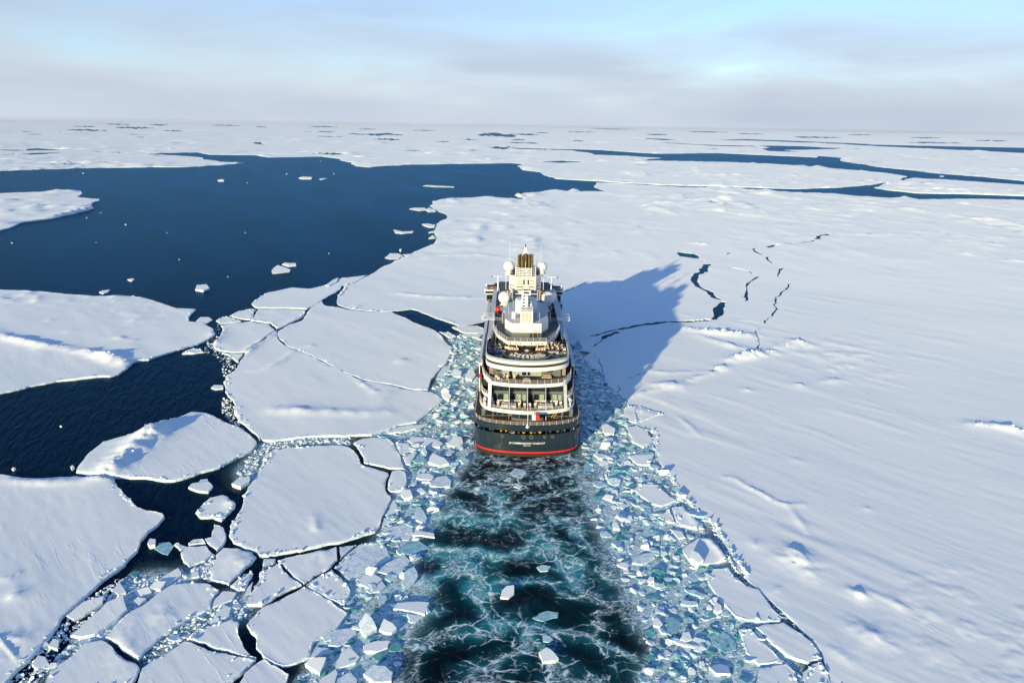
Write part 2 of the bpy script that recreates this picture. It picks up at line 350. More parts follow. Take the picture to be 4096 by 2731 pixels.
def floe(name, label, pts, holes=(), free=.6, amp=.10, gap=.22, step=9.0, target=14, cat='ice floe', kind=None, far_arc=None, group=None, tops='snow', vstep=None):
    L = ground(px(pts)) if isinstance(pts, str) else pts
    if far_arc is not None: L = np.vstack([L, far_arc])
    if area2(L) < 0: L = L[::-1]
    loops = [inset(rough_edge(L, amp, target), gap)]
    for hpts in holes:
        thin = isinstance(hpts, tuple); hl = ground(px(hpts)) if isinstance(hpts, str) else hpts[1] if thin else hpts
        if area2(hl) > 0: hl = hl[::-1]
        loops.append(hl if thin else rough_edge(hl, .08, target))
    bp = to_px(loops[0][loops[0][:, 1] > 30]); lo = np.maximum(bp.min(0), (-250, 470)); hi = np.minimum(bp.max(0), (4350, 2900))
    vs = vstep or step * .8
    gx, gy = np.meshgrid(np.arange(lo[0], hi[0], step), np.arange(lo[1], hi[1], vs))
    G = np.stack([gx.ravel(), gy.ravel()], 1) + RNG.uniform(-.3, .3, (gx.size, 2)) * (step, vs)
    if far_arc is not None: G = G[G[:, 1] > 478 + .0151 * G[:, 0] + 13]
    I = ground(G); I = I[inside(I, loops)]
    cx_, cy_ = np.meshgrid(np.arange(-420, 420, 14.), np.arange(20, 400, 14.))
    O = np.stack([cx_.ravel(), cy_.ravel()], 1) + RNG.uniform(-4, 4, (cx_.size, 2)); op = to_px(O)
    O = O[(op[:, 0] < -250) | (op[:, 0] > 4350) | (op[:, 1] > 2900)]; O = O[inside(O, loops)]
    I = np.vstack([I, O])
    V = np.vstack(loops + [I]); E = []; k = 0
    for q in loops:
        n = len(q); E += [(k + i, k + (i + 1) % n) for i in range(n)]; k += n
    c0 = V.mean(0)
    sc = 1.0
    r = geometry.delaunay_2d_cdt([Vector(p) for p in ((V - c0) * sc)], E, [], 0, 1e-5)
    W = np.array([(v.x, v.y) for v in r[0]]) / sc + c0
    T = np.array(r[2]); T = T[inside(W[T].mean(1), loops)]
    a, b, c = W[T[:, 0]], W[T[:, 1]], W[T[:, 2]]
    flip = ((b - a)[:, 0] * (c - a)[:, 1] - (b - a)[:, 1] * (c - a)[:, 0]) < 0; T[flip] = T[flip][:, ::-1]
    first = np.full(len(V), -1)
    for j, ov in enumerate(r[3]):
        for q in ov: first[q] = j
    # distance to the rim, to let relief fade in and to raise a slightly crumbled lip
    h = relief(W, None)
    nb = sum(len(q) for q in loops); rim = np.zeros(len(W), bool); rim[first[:nb][first[:nb] >= 0]] = True
    z = free + h
    z[rim] = free * (.90 + .22 * vnoise(W[rim, 0] * .5, W[rim, 1] * .5, 3)) + np.clip(h[rim], -.2, .9) * .45
    z = np.maximum(z, .2)
    V3 = [tuple(p) for p in np.column_stack([W, z])]; Fc = [tuple(q) for q in T]; mi = [0] * len(Fc); sm = [True] * len(Fc)
    k = 0
    for q in loops:
        n = len(q); ids = first[k:k + n]; k += n
        ids = [i for i in ids if i >= 0]; m = len(ids)
        base = len(V3); xy = W[ids]; zz = z[ids]
        cen = np.roll(xy, -1, 0) - np.roll(xy, 1, 0); nn = np.stack([cen[:, 1], -cen[:, 0]], 1); nn /= np.hypot(nn[:, 0], nn[:, 1])[:, None] + 1e-9
        wob = (.10 + .22 * vnoise(xy[:, 0] * .8, xy[:, 1] * .8, 8))[:, None] * min(1, free * 1.3)
        V3 += [(*p, v) for p, v in zip(xy, zz)] + [(*p, v * .45) for p, v in zip(xy + nn * wob, zz)] + [(*p, -.5) for p in xy + nn * wob * .6]
        for i in range(m):
            j = (i + 1) % m
            for lv in (0, 1):
                A = base + lv * m; Bq = base + (lv + 1) * m
                Fc.append((A + i, Bq + i, Bq + j, A + j)); mi.append(1); sm.append(False)
    o = mesh_obj(name, V3, Fc, [tops, 'ice_side'], None, mi, sm)
    if kind: tag(o, None, None, None, kind)
    else: tag(o, label, cat, group)
    FLOES[label or name] = (o, loops)
    return o

def lens(cx, cy, wd, ht, seed):
    """a long dark lead far off, drawn as a jagged lens on the ground"""
    r = random.Random(seed); n = 15; up = []; dn = []
    for i in range(n + 1):
        s = i / n; e = math.sin(math.pi * s) ** .7
        up.append((cx - wd / 2 + wd * s, cy + .015 * wd * (s - .5) - ht * .5 * e * r.uniform(.15, 1.7) - .3)); dn.append((cx - wd / 2 + wd * s, cy + .015 * wd * (s - .5) + ht * .5 * e * r.uniform(.15, 1.7) + .3))
    return ground(np.array(up + dn[::-1][1:-1]))
def slit(s, w0, w1=None, seed=0):
    """a crack: a jagged line opened to a width in metres, closed at both ends"""
    P = ground(px(s)); r = random.Random(seed); w1 = w0 if w1 is None else w1
    def wig(P, lv):
        if lv == 0: return P
        out = [P[0]]
        for a, b in zip(P, P[1:]):
            d = b - a; out += [(a + b) / 2 + np.array([-d[1], d[0]]) * r.uniform(-.11, .11) + d * r.uniform(-.1, .1), b]
        return wig(out, lv - 1)
    P = np.array(wig(list(P), 2)); n = len(P)
    d = np.gradient(P, axis=0); nn = np.stack([-d[:, 1], d[:, 0]], 1) / np.hypot(d[:, 0], d[:, 1])[:, None]
    w = 1.15 * np.linspace(w0, w1, n) * np.array([r.uniform(.6, 1.35) for _ in range(n)]); w[0] = w[-1] = .12
    return ('slit', np.vstack([P + nn * w[:, None] / 2, (P - nn * w[:, None] / 2)[::-1]]))

def build_ice():
    # the sea and, far away, the pack with its dark leads
    ang = np.radians(np.linspace(-62, 62, 60)); R = 35600.0
    n = 160; aa = np.linspace(0, 2 * math.pi, n, endpoint=False)
    rr = [0, 60, 160, 400, 1200, 4000, 12000, 36000.0]
    V = [(CAM_X, 0, 0)] + [(CAM_X + q * math.cos(b), q * math.sin(b), 0) for q in rr[1:] for b in aa]
    Fc = [(0, 1 + i, 1 + (i + 1) % n) for i in range(n)]
    for k in range(len(rr) - 2):
        for i in range(n):
            j = (i + 1) % n; a0 = 1 + k * n; b0 = a0 + n; Fc.append((a0 + i, b0 + i, b0 + j, a0 + j))
    tag(mesh_obj('sea_water', V, Fc, 'sea', None, None, True), kind='structure')
    arc = np.stack([R * np.sin(ang), R * np.cos(ang)], 1)
    low = ('A -900,400 -300,392 0,385 200,377 490,369 870,366 1030,358 1120,349 1010,343 930,323 840,316 660,303 910,299 960,309 1170,311 1230,322 1480,318 1560,328 1620,345 1632,361 1700,368 1900,355 2200,350 2352,348 '
           'B 50,352 25,362 50,380 130,390 150,405 200,420 380,430 480,437 650,447 790,452 940,456 1000,457 1055,459 1150,462 1300,467 1500,461 1610,452 1700,440 1790,433 1815,412 1720,395 1500,375 1260,356 1000,344 790,340 600,337 690,325 560,318 390,311 280,290 0,284 '
           '-20,277 250,283 400,287 480,293 690,305 950,302 1080,308 1400,322 1410,315 1530,325 1550,345 1640,360 1720,370 1900,390 2150,410 2352,430 3000,470')
    L = ground(px(low)); L = np.vstack([L, arc[::-1]])
    hol = ['B 925,240 1080,238 1400,250 1640,262 1800,266 2100,272 2352,277 2700,286 2700,312 2352,303 2150,293 1950,283 1700,272 1400,257 1100,245',
           'B 1130,268 1240,268 1330,270 1430,276 1620,280 1500,284 1250,288 1330,298 1180,293 1150,285', 'B 555,231 690,236 780,241 700,244 620,238', 'B 660,251 860,262 1100,268 1150,274 900,268 700,257',
           'B 115,342 240,337 340,341 220,348', 'B 390,188 470,190 580,193 480,194', 'A 660,312 760,309 720,313', 'A 1165,252 1200,252 1240,265 1190,262', 'B 1720,440 1750,436 1740,441',
           'A 0,284 120,287 180,280 320,286 200,291 60,292', 'A 5,311 150,303 310,298 220,306 80,314']
    for i, (x, y, w, h) in enumerate([(400, 197, 200, 6), (620, 186, 190, 7), (545, 170, 120, 4), (730, 173, 90, 5), (795, 200, 100, 4), (130, 204, 60, 3), (160, 215, 80, 2.5), (1730, 216, 270, 9), (1540, 226, 220, 4), (1780, 239, 130, 7),
            (2290, 220, 200, 14), (2150, 240, 90, 5), (2310, 277, 130, 11), (1510, 305, 160, 7), (1490, 181, 130, 4), (1040, 175, 140, 3), (1490, 204, 200, 3), (1950, 198, 110, 2.5), (2040, 250, 80, 3), (650, 229, 40, 3), (360, 211, 180, 2.5),
            (540, 300, 70, 4), (90, 310, 120, 5), (390, 180, 110, 4), (1690, 192, 90, 2.5), (450, 294, 70, 2.5), (1200, 182, 60, 2.5), (1900, 291, 90, 3)]):
        p = px('A %g,%g' % (x, y))[0]; hol.append(lens(p[0], p[1], w * .87, h * .87, i))
    for i, (x, y, w, h) in enumerate([(60, 216, 130, 5), (30, 241, 70, 4), (60, 256, 150, 5), (1400, 230, 230, 6), (670, 217, 110, 4), (140, 209, 60, 3), (320, 205, 140, 2.5), (900, 205, 200, 3), (1950, 255, 280, 5), (1900, 232, 150, 3), (1100, 214, 130, 3), (2200, 245, 160, 4), (1600, 218, 120, 3), (300, 246, 90, 3)]):
        p = px('B %g,%g' % (x, y))[0]; hol.append(lens(p[0], p[1], w * .87, h * .87, 50 + i))
    floe('pack_ice', '', L, hol, free=.55, amp=.07, gap=0, step=11, vstep=3.2, target=12, kind='structure')
    # the large sheets
    floe('ice_floe', 'long narrow ice floe in the far right lead, flat and white', 'B 1665,463 1720,441 1835,420 2000,426 2352,450 2900,480 2900,540 2352,500 2100,491 1850,486 1720,472', free=1.0, amp=.06, gap=0, step=10, vstep=4, target=12)
    cracks = ['I 1190,696 1207,660 1230,600 1265,567 1297,569 1280,615 1250,680 1232,701 1200,704', slit('I 505,779 600,758 690,738 800,724 900,718 1050,713 1120,708 1182,701', 2.4, 2.2, 20), slit('I 285,826 380,803 440,786 492,774', 1.3, 1.6, 21), slit('I 385,847 450,812 498,787', 1.8, 2.2, 22),
              slit('I 1263,557 1190,517 1120,470 1078,435 1064,410 1070,395 1090,362 1138,346 1148,315 1186,287', 2.2, 4.5, 2), 'I 1432,565 1443,556 1437,510 1450,470 1448,430 1500,398 1540,378 1548,382 1512,405 1468,440 1462,500 1466,545 1460,562',
              'I 930,206 960,201 1000,208 1060,212 1090,226 1115,232 1095,238 1110,250 1060,248 1010,240 960,234 945,222', slit('I 1110,256 1130,268 1145,268', 1.5), slit('I 1312,300 1340,318 1420,330 1470,345 1530,375', .9, 1.2, 3),
              'I 1488,176 1515,170 1510,185 1540,205 1570,226 1530,212 1505,198', 'I 1588,240 1612,234 1610,252 1640,280 1700,306 1630,284 1600,262', 'I 1690,322 1724,318 1700,340 1690,365 1682,386 1676,380 1686,350', slit('I 1790,430 1745,470 1700,520 1660,560 1650,590 1665,632 1610,690 1585,735', 1.1, .7, 4),
              slit('I 1610,170 1640,155 1690,148', 4.5, 3, 5), slit('I 1735,142 1790,134 1860,130 1950,112', 2.2, 3, 6), slit('I 1960,110 1970,90 2010,78 2080,66', 3.5, 4, 7), slit('I 1305,220 1345,202', 1.2), slit('I 120,498 180,460 240,435 300,410', .8, .4, 9),
              slit('I 395,1100 382,1060 365,990 320,950', .45, .3, 10), slit('I 560,1140 640,1112 720,1085', .5, .3, 11), slit('I 480,1245 520,1215 500,1188', .5, .4, 12), slit('I 1190,1090 1215,1080 1235,1072', .9), slit('I 400,1098 520,1104 620,1107', .25, .2, 13),
              slit('I 1550,760 1525,810 1545,870 1548,935', .5, .4, 14), slit('I 380,842 340,880 290,915', .8, .5, 15)]
    floe('ice_sheet', 'vast cracked ice sheet right of the ship, crossed by the long blue shadow',
         'E 1850,170 1780,185 1700,203 1640,205 1560,180 1400,120 1270,75 1180,85 1090,91 1000,96 900,88 830,80 740,65 690,40 680,5 A 1545,985 1575,930 1580,912 1640,885 1690,868 1740,835 1800,808 1845,782 1880,772 1930,745 1990,722 2000,690 2000,645 2050,605 2055,592 2040,580 2000,568 1975,548 1985,525 2050,512 2230,502 2352,510 '
         'B 62,516 12,497 200,469 260,478 435,478 375,456 388,437 480,441 650,451 790,459 940,459 1055,463 1110,476 1200,478 1300,483 1480,488 1600,501 1740,508 1800,502 1870,516 2050,512 2352,518 3100,545 W 3600,800 3900,1300 3000,2200 2200,2200 1960,1700 '
         'H 640,1575 600,1450 580,1390 520,1305 420,1205 330,1125 250,1055 180,995 100,895 20,800 G 1800,830 1750,760 1700,680 1620,555 1590,500 1480,418 1400,325 1335,240 1262,115 1215,-10 I 760,1540 640,1490 560,1290 490,1245 400,1160 405,1130 370,1085 290,1060 240,985 300,945 200,930 150,880 120,800 W 1292,700 1262,690 1200,700 1150,715 1110,730',
         cracks, free=.28, amp=.06, gap=.15, step=9, cat='ice sheet')
    floe('ice_floe', 'rough-topped floe at the left edge, alone in the open blue water', 'A -900,500 -200,495 0,490 90,487 180,485 230,478 280,474 340,476 370,478 378,490 352,505 410,514 457,517 422,535 430,558 380,571 300,590 240,605 110,621 60,641 0,660 -400,740 -900,760', free=1.0, amp=.08, gap=0)
    floe('ice_floe', 'wide left floe with a long crumbling ridge, between the two open water pools', 'C -900,-10 -300,10 0,22 150,26 300,35 400,45 500,55 640,65 770,60 900,65 980,78 1050,100 1160,140 1200,146 1320,155 1290,180 1268,210 1270,235 1330,240 1385,250 1438,290 1450,320 1400,355 1330,388 1220,420 1100,456 1000,492 930,500 895,510 862,545 800,590 740,605 660,605 500,626 380,636 200,672 0,718 -400,810 -1100,1000', free=.62, amp=.05)
    floe('ice_floe', 'wedge floe with a high blue-shadowed snow ridge beside the dark pool', 'C 1290,845 1390,852 1440,872 1560,932 1640,966 1695,1015 1728,1045 1722,1072 1690,1112 1600,1152 1480,1217 1350,1252 1180,1307 1100,1312 1000,1292 860,1288 760,1285 620,1278 512,1252 520,1222 560,1172 610,1112 690,1047 850,1007 960,977 1060,932 1180,892', free=.62, amp=.05)
    floe('ice_floe', 'broad smooth floe filling the lower left corner', 'C -1500,1240 -300,1252 0,1264 90,1280 240,1293 400,1286 500,1282 620,1287 768,1295 D 772,35 792,85 830,122 890,182 930,226 1000,250 1100,270 1110,290 1060,350 1000,392 950,452 930,520 840,620 800,652 700,720 560,850 430,962 400,1020 350,1090 270,1180 190,1270 60,1396 -160,1660 -900,2300 -2600,2300 -2600,300', free=.62, amp=.05)
    floe('ice_floe', 'great smooth floe left of the ship, above the long diagonal crack', 'E 214,262 300,207 400,172 446,104 562,14 600,56 680,62 740,78 830,90 1000,104 1112,96 1250,163 1430,237 1480,267 1520,312 1578,372 1588,412 1560,462 1528,522 1498,542 1458,592 1420,642 1408,690 1394,718 1270,714 1100,674 960,654 880,634 780,594 620,519 470,439 280,364 226,312', free=.62, amp=.05, gap=.3)
    floe('ice_floe', 'great drifted floe left of the ship, below the long diagonal crack', 'E 280,366 470,441 620,521 780,596 880,637 960,657 1100,678 1270,718 1394,724 1440,736 1518,802 1440,862 1400,902 1308,970 1150,1000 958,1068 700,1080 430,1086 300,1101 170,1121 100,1111 70,1086 C 1750,1040 1690,982 1600,902 1572,852 1580,800 1560,760 1510,706 1500,650 1515,602 1580,562 1602,520 1640,470 1652,442 1722,392 1802,332 1862,297 E 226,314', free=.62, amp=.05, gap=.3)
    small = [('floe at the tip of the ice point by the blue pool, snow-ridged', 'A 1157,994 1180,976 1230,945 1340,922 1420,928 1480,915 1510,905 1560,880 1600,876 1690,865 1600,908 1570,914 1545,943 1500,968 1462,992 C 2060,148 1900,142 1732,143 1690,112'),
      ('wind-drifted floe with parallel snow tails, left of the curved ridge crack', 'C 1738,154 1900,152 2052,156 2020,210 1960,240 1862,284 1822,246 1682,226 1718,182'), ('narrow wedge floe on the shore of the blue pool, cracked along its right side', 'C 1542,196 1600,166 1690,150 1722,152 1704,202 1682,220 1600,214'),
      ('small slanting floe by the brash neck between the two pools', 'C 1450,228 1500,202 1546,206 1620,232 1560,240 1482,250'), ('corner floe with blue-shadowed drifts right of the brash neck', 'C 1484,262 1560,247 1680,236 1808,252 1850,292 1720,387 1650,437 1560,442 1472,430 1432,400 1442,370 1482,322'),
      ('small triangular floe beside the brash at the dark pool\'s head', 'C 1492,446 1560,448 1636,454 1602,508 1562,480'), ('thin leaf-shaped floe afloat in the head of the dark pool', 'C 1222,452 1250,430 1300,414 1350,420 1368,440 1300,450'),
      ('largest square-cornered floe at lower left of the wake, smooth and unbroken', 'C 1740,1232 1762,1162 1830,1102 1890,1086 E 210,1192 290,1167 460,1152 640,1147 720,1147 780,1167 820,1194 848,1224 872,1292 920,1314 1000,1338 1088,1368 1092,1382 1068,1422 1062,1482 1082,1532 F 688,172 688,202 638,302 608,392 568,440 490,463 330,513 190,538 0,588 D 2000,518 1850,552 1742,558 1722,528 1642,503 1564,463 1534,420 1544,350 1584,290 1624,230 1634,150 1664,90 1722,12'),
      ('pentagon floe between the large square floe and the brash', 'E 812,1130 880,1097 960,1087 1080,1092 1113,1117 1148,1182 1188,1262 1213,1338 1100,1330 980,1304 892,1288 872,1220 842,1170'), ('small squarish floe touching the right side of the large square floe', 'E 1112,1352 1180,1342 1218,1357 1233,1432 1228,1500 1102,1513 1078,1490 1082,1432'),
      ('little four-sided floe right of the pentagon floe', 'E 1147,1128 1230,1132 1318,1182 1182,1223 1152,1172'), ('flat lozenge floe lying in the brash behind the ship\'s port quarter', 'E 1232,1112 1270,1082 1400,1087 1470,1107 1518,1137 1488,1165 1400,1165 1272,1140'), ('small broken floe below the little four-sided floe', 'E 1192,1238 1308,1198 1298,1232 1258,1300 1217,1300'),
      ('long thin floe against the ship\'s port side below the dark lead', 'E 1582,217 1640,208 1780,208 1850,232 1835,265 1680,265'), ('snowy wedge at the foot of the dark triangular lead', 'E 1480,258 1560,260 1618,290 1560,302'), ('flat shelf of ice against the ship\'s port side', 'E 1640,277 1830,275 1800,303 1680,300'),
      ('lens floe under the lower edge of the drifted floe by the brash', 'E 1012,1067 1130,1014 1260,989 1400,973 1388,990 1300,1024 1180,1050'), ('small snow-humped floe in the dark channel left of the square floe', 'D 1312,260 1332,240 1410,162 1500,142 1538,156 1588,200 1578,230 1490,316 1430,293 1350,298'),
      ('ragged floe below the snow-humped floe', 'D 1442,338 1508,362 1522,402 1508,470 1460,523 1402,478 1374,440 1420,427'), ('rounded floe with a blue crack on its right, left of the drifted diamond floe', 'D 1212,530 1250,492 1390,482 1436,540 1380,588 1270,628 1232,590'),
      ('flat strip of ice above the rounded floe', 'D 1262,468 1300,442 1368,438 1386,468 1270,483'), ('tiny oval floe at the tip of the dark channel', 'D 1167,480 1200,462 1256,490 1210,513'), ('drifted diamond floe left of the crack crossing', 'D 1452,542 1500,498 1600,503 1698,528 1726,560 1698,600 1638,648 1540,746 1414,718 1414,660 1434,600'),
      ('broken wedge under the drifted diamond floe', 'D 1546,757 1640,674 1706,668 1678,720 1648,778 1602,792'), ('little sliver of ice at the crack crossing', 'D 1772,572 1858,572 1848,594 1764,642'), ('kite-shaped floe right of the brash river', 'D 1744,662 1862,608 1882,600 2030,746 1760,890 1654,886 1692,790 1742,702'),
      ('triangular floe beneath the straight crack of the square floe', 'D 1868,582 2000,548 2200,512 F 276,552 286,650 238,700 30,828'), ('narrow floe with a wavy crack at its left, by the grey-topped floe', 'F 294,548 430,532 302,648 296,600'), ('grey wet-topped floe beside the brash at lower left of the wake', 'F 444,532 600,503 660,560 690,622 678,648 500,738 370,808 332,778 254,708 312,650'),
      ('triangular floe left of the brash with crumbs on its upper edge', 'F 42,842 240,722 330,802 388,890 338,988 310,993'), ('large lower floe with a scalloped right edge above the dark leaf-shaped opening', 'D 2042,757 2308,914 2340,942 2270,1040 2200,1080 2110,1140 2080,1240 1900,1300 1775,1240 1724,1180 1718,1100 1654,1018 1704,958 1762,898'),
      ('floe left of the dark leaf-shaped opening', 'D 1254,1112 1330,1042 1480,1002 1560,978 1612,1000 1608,1080 1650,1172 1728,1246 1450,1180'), ('floe on the bottom edge below the thin bright crack', 'D 1246,1126 1440,1194 1726,1256 1640,1330 1540,1410 1300,1560 860,1560 952,1312 1004,1272'),
      ('small floe at the bottom edge between the forked cracks', 'D 1742,1262 1782,1244 1890,1312 1948,1346 1900,1460 1564,1460 1642,1340'), ('long drift-streaked floe between the two brash rivers', 'D 1152,748 1280,733 1400,738 1478,782 1428,850 1418,905 1300,958 1200,1028 1000,1178 938,1256 704,1104 792,1002 852,942 952,892 1062,802'),
      ('floe on the bottom edge under the short dark crack', 'D 688,1118 918,1272 946,1312 880,1460 200,1560 330,1340 480,1225 580,1134')]
    for lb, p in small: floe('ice_floe', lb, p, free=.5 if 'grey' not in lb else .35, amp=.06, gap=.2, tops='snow' if 'grey' not in lb else 'ice_white')
    right = [('flat floe under the edge of the right sheet, just astern of the ship', 'G 1032,50 1100,36 1208,36 1198,70 1180,108 1092,108'), ('big blue-tinged slab littered with ice lumps, right of the wake', 'G 1068,268 1110,238 1230,242 1356,350 1260,388 1180,368 1102,308'),
      ('small cracked plate below the lump-littered slab', 'G 1234,458 1308,398 1346,500 1262,488'), ('snowy plate against the ridge line, right of the small cracked plate', 'G 1324,396 1398,388 1486,470 1516,500 1496,546 1382,518'), ('narrow rubble-covered plate right of the wake', 'G 1312,542 1400,562 1418,600 1372,608'),
      ('plate with an upright block on it, right of the wake', 'G 1392,680 1500,604 1588,612 1660,690 1698,748 1600,778 1480,788 1432,740'), ('smooth plate below the jagged ridge line at right of the wake', 'G 1562,890 1602,812 1700,802 1756,890 H 30,925 70,940 130,985 203,1010 252,1074 282,1117 345,1178 335,1204 200,1208 72,1180 0,1108'),
      ('smooth parallelogram plate at lower right of the wake', 'H 180,1240 240,1222 348,1208 432,1262 530,1326 588,1437 500,1458 380,1418 290,1350 240,1290'), ('crumb-strewn plate between the brash and the parallelogram plate', 'H 82,1250 160,1252 190,1290 256,1352 338,1440 202,1468 132,1400'),
      ('floe fragment on the bottom edge right of the wake', 'H 205,1482 370,1462 428,1512 470,1640 160,1640'), ('bottom corner plate inside the right sheet\'s curved crack', 'H 520,1465 590,1452 620,1500 640,1600 480,1600 470,1510'), ('tilted plate beside the ship\'s shadow, left of the narrow gap', 'I 552,1352 640,1342 632,1468 532,1442'), ('triangular plate beside the ship\'s shadow, right of the narrow gap', 'I 652,1466 664,1344 740,1372 836,1406'),
      ('small plate by the starboard quarter, at the shadow\'s lower tip', 'I 560,1500 640,1490 720,1530 760,1600 690,1650 600,1600')]
    for lb, p in right: floe('ice_floe', lb, p, free=.5, amp=.06, gap=.15, step=8)
build_ice()

# ------------------------------------------------------------------ churned water behind the ship
LEFT_BRASH = px('W 1030,775 1118,765 1110,850 1096,920 1086,980 1086,1052 1062,1066 1032,1110 1005,1180 962,1240 955,1310 990,1385 935,1470 900,1575 640,1640 690,1568 720,1480 790,1400 800,1330 860,1250 885,1180 925,1110 930,1055 850,1010 960,950 1000,880 1035,830')
RIGHT_BRASH = px('W 1300,770 1330,810 1390,865 1440,925 1490,985 1520,1060 1560,1130 1610,1200 1650,1270 1700,1360 1780,1460 1850,1575 1880,1640 1480,1640 1470,1568 1485,1480 1460,1400 1425,1330 1400,1250 1352,1180 1372,1100 1335,1045 1332,960 1318,860')
STRIPS = {'neck': 'C 1380,385 1466,250 1490,300 1444,400 1486,442 1560,462 1592,530 1520,600 1490,600 1500,520 1450,462 1375,440', 'rim': 'C 1490,740 1556,765 1586,820 1578,880 1640,950 1700,1012 1660,980 1540,905 1490,830',
          'channel': 'C 1730,1075 1762,1052 2000,1012 2352,1005 2352,1060 2050,1060 1850,1090 1752,1160 1690,1300 1600,1300 1590,1250 1650,1170', 'lowleft': 'D 560,855 800,690 1130,680 1250,630 1284,728 1120,770 1040,800 950,885 800,1000 690,1100 480,1225 330,1345 240,1420 20,1420 300,1150 400,1010',
          'river': 'D 945,1260 1004,1176 1300,966 1430,900 1500,790 1600,800 1650,890 1690,790 1740,700 1760,640 1700,800 1650,960 1560,975 1480,1000 1320,1040 1240,1110 1000,1270', 'fork': 'D 1440,530 1390,600 1280,640 1410,720 1430,610', 'seam': 'G 1480,425 1600,500 1705,685 1800,835 H 105,900 255,1062 425,1212 585,1396 560,1412 400,1228 240,1092 95,935 G 1780,852 1688,712 1588,522 1468,440', 'portside': 'E 1400,900 1440,740 1520,800 1440,870'}
SX0, SX1, SY0, SY1, SD = -78.0, 92.0, 56.0, 330.0, .62
gx = np.arange(SX0, SX1, SD); gy = np.arange(SY0, SY1, SD); GX, GY = np.meshgrid(gx, gy)
GP = np.stack([GX.ravel(), GY.ravel()], 1)
wx = GP[:, 0] + 5 * (fbm(GP[:, 0] * .12, GP[:, 1] * .12, 3, 201) - .5); wy = GP[:, 1] + 5 * (fbm(GP[:, 0] * .12, GP[:, 1] * .12, 3, 207) - .5)
def blur(a, n):
    a = a.reshape(GX.shape).astype(float)
    for _ in range(n):
        a = (np.roll(a, 1, 0) + np.roll(a, -1, 0) + 2 * a) / 4; a = (np.roll(a, 1, 1) + np.roll(a, -1, 1) + 2 * a) / 4
    return a.ravel()
WP = np.stack([wx, wy], 1)
slush = inside(WP, [ground(LEFT_BRASH)]) | inside(WP, [ground(RIGHT_BRASH)])
for s in STRIPS.values(): slush |= inside(WP, [ground(px(s))])
slush = blur(slush, 14)
WAKE = ground(px('W 1085,1040 1335,1040 1372,1100 1352,1180 1400,1250 1425,1330 1460,1400 1485,1480 1470,1568 1480,1760 860,1760 900,1575 935,1470 990,1385 955,1310 962,1240 1005,1180 1032,1110'))
turb = blur(inside(WP, [WAKE]), 9)
sternf = np.clip((GP[:, 1] - 104) / 45, 0, 1) * turb * (GP[:, 1] < 175)
sternf = np.maximum(sternf, .45 * np.exp(-((GP[:, 1] - 118) / 7) ** 2) * turb)
edge = np.clip(np.minimum(np.minimum(GX - SX0, SX1 - GX), np.minimum(GY - SY0, SY1 - GY)).ravel() / 6, 0, 1)
zw = .05 + edge * np.clip((163 - GP[:, 1]) / 12 + .12 * (np.abs(GP[:, 0]) > 15) * 6, .12, 1) * (.02 + turb * .55 * fbm(GP[:, 0] * .25, GP[:, 1] * .3, 4, 231) * np.clip((GP[:, 1] - 60) / 60, .5, 1) + slush * .10 * fbm(GP[:, 0] * .6, GP[:, 1] * .6, 3, 233))
keep = (blur(np.maximum(slush, turb) > .02, 3) > .02)
tealw = np.clip(turb * (.32 + .68 * np.exp(-((GP[:, 1] - 120) / 22) ** 2)) + .75 * blur(slush, 30) * (turb > .05), 0, 1)
t = NT('wake_water')
P0 = t.wcoord()
def warp(vec, sc, amp, det=3):
    w = t.n('ShaderNodeTexNoise'); w.inputs['Scale'].default_value = sc; w.inputs['Detail'].default_value = det; t.l(vec, w.inputs['Vector'])
    v = t.n('ShaderNodeVectorMath', operation='MULTIPLY_ADD'); t.l(w.outputs['Color'], v.inputs[0]); v.inputs[1].default_value = (amp, amp, 0); t.l(vec, v.inputs[2]); return v.outputs[0]
PW = warp(warp(P0, .045, 38), .25, 4.5, 4); PF = warp(PW, 1.4, .7, 4)
def vor(vec, sc):
    q = t.n('ShaderNodeTexVoronoi', feature='DISTANCE_TO_EDGE', voronoi_dimensions='2D'); q.inputs['Scale'].default_value = sc; t.l(vec, q.inputs['Vector']); return q.outputs['Distance']
PS = warp(warp(P0, .16, 5, 2), .7, 1.5, 5)
m2 = t.n('ShaderNodeMapping'); m2.inputs['Scale'].default_value = (.72, 1.0, 0); t.l(PS, m2.inputs[0]); PA = m2.outputs[0]
m3 = t.n('ShaderNodeMapping'); m3.inputs['Scale'].default_value = (.75, 1.0, 0); t.l(PW, m3.inputs[0]); PB = m3.outputs[0]
d1 = vor(PB, .075); d2 = vor(PA, .19); d3 = vor(PA, .5)
n1 = t.noise(PA, .2, 6, .6); n2 = t.noise(PA, .8, 7, .68); n3 = t.noise(PA, 2.4, 5, .62); nb_ = t.noise(PB, .05, 3, .5)
turbA = t.attr('turb').outputs['Fac']; sternA = t.attr('stern').outputs['Fac']; slushA = t.attr('slush').outputs['Fac']; tealA = t.attr('teal').outputs['Fac']
halo = t.rng(d1, 0.0, .42, 1.0, 0.0); halo = t.math('MULTIPLY', t.math('POWER', halo, 1.4), t.math('MULTIPLY', t.rng(n1, .3, .62, .45, 1.25), t.rng(nb_, .36, .6, .45, 1.3)))
band = t.math('MULTIPLY', halo, t.rng(tealA, 0, 1, .14, 1.45))
net1 = t.math('MULTIPLY', t.rng(d2, 0, .04, 1.2, 0), t.rng(n2, .42, .55, 0, 1.2)); net2 = t.math('MULTIPLY', t.rng(d3, 0, .10, 1.1, 0), t.rng(n2, .46, .56, 0, 1.1))
core = t.math('MULTIPLY', t.rng(d1, 0, .09, 1, 0), t.rng(n3, .45, .58, 0, 1))
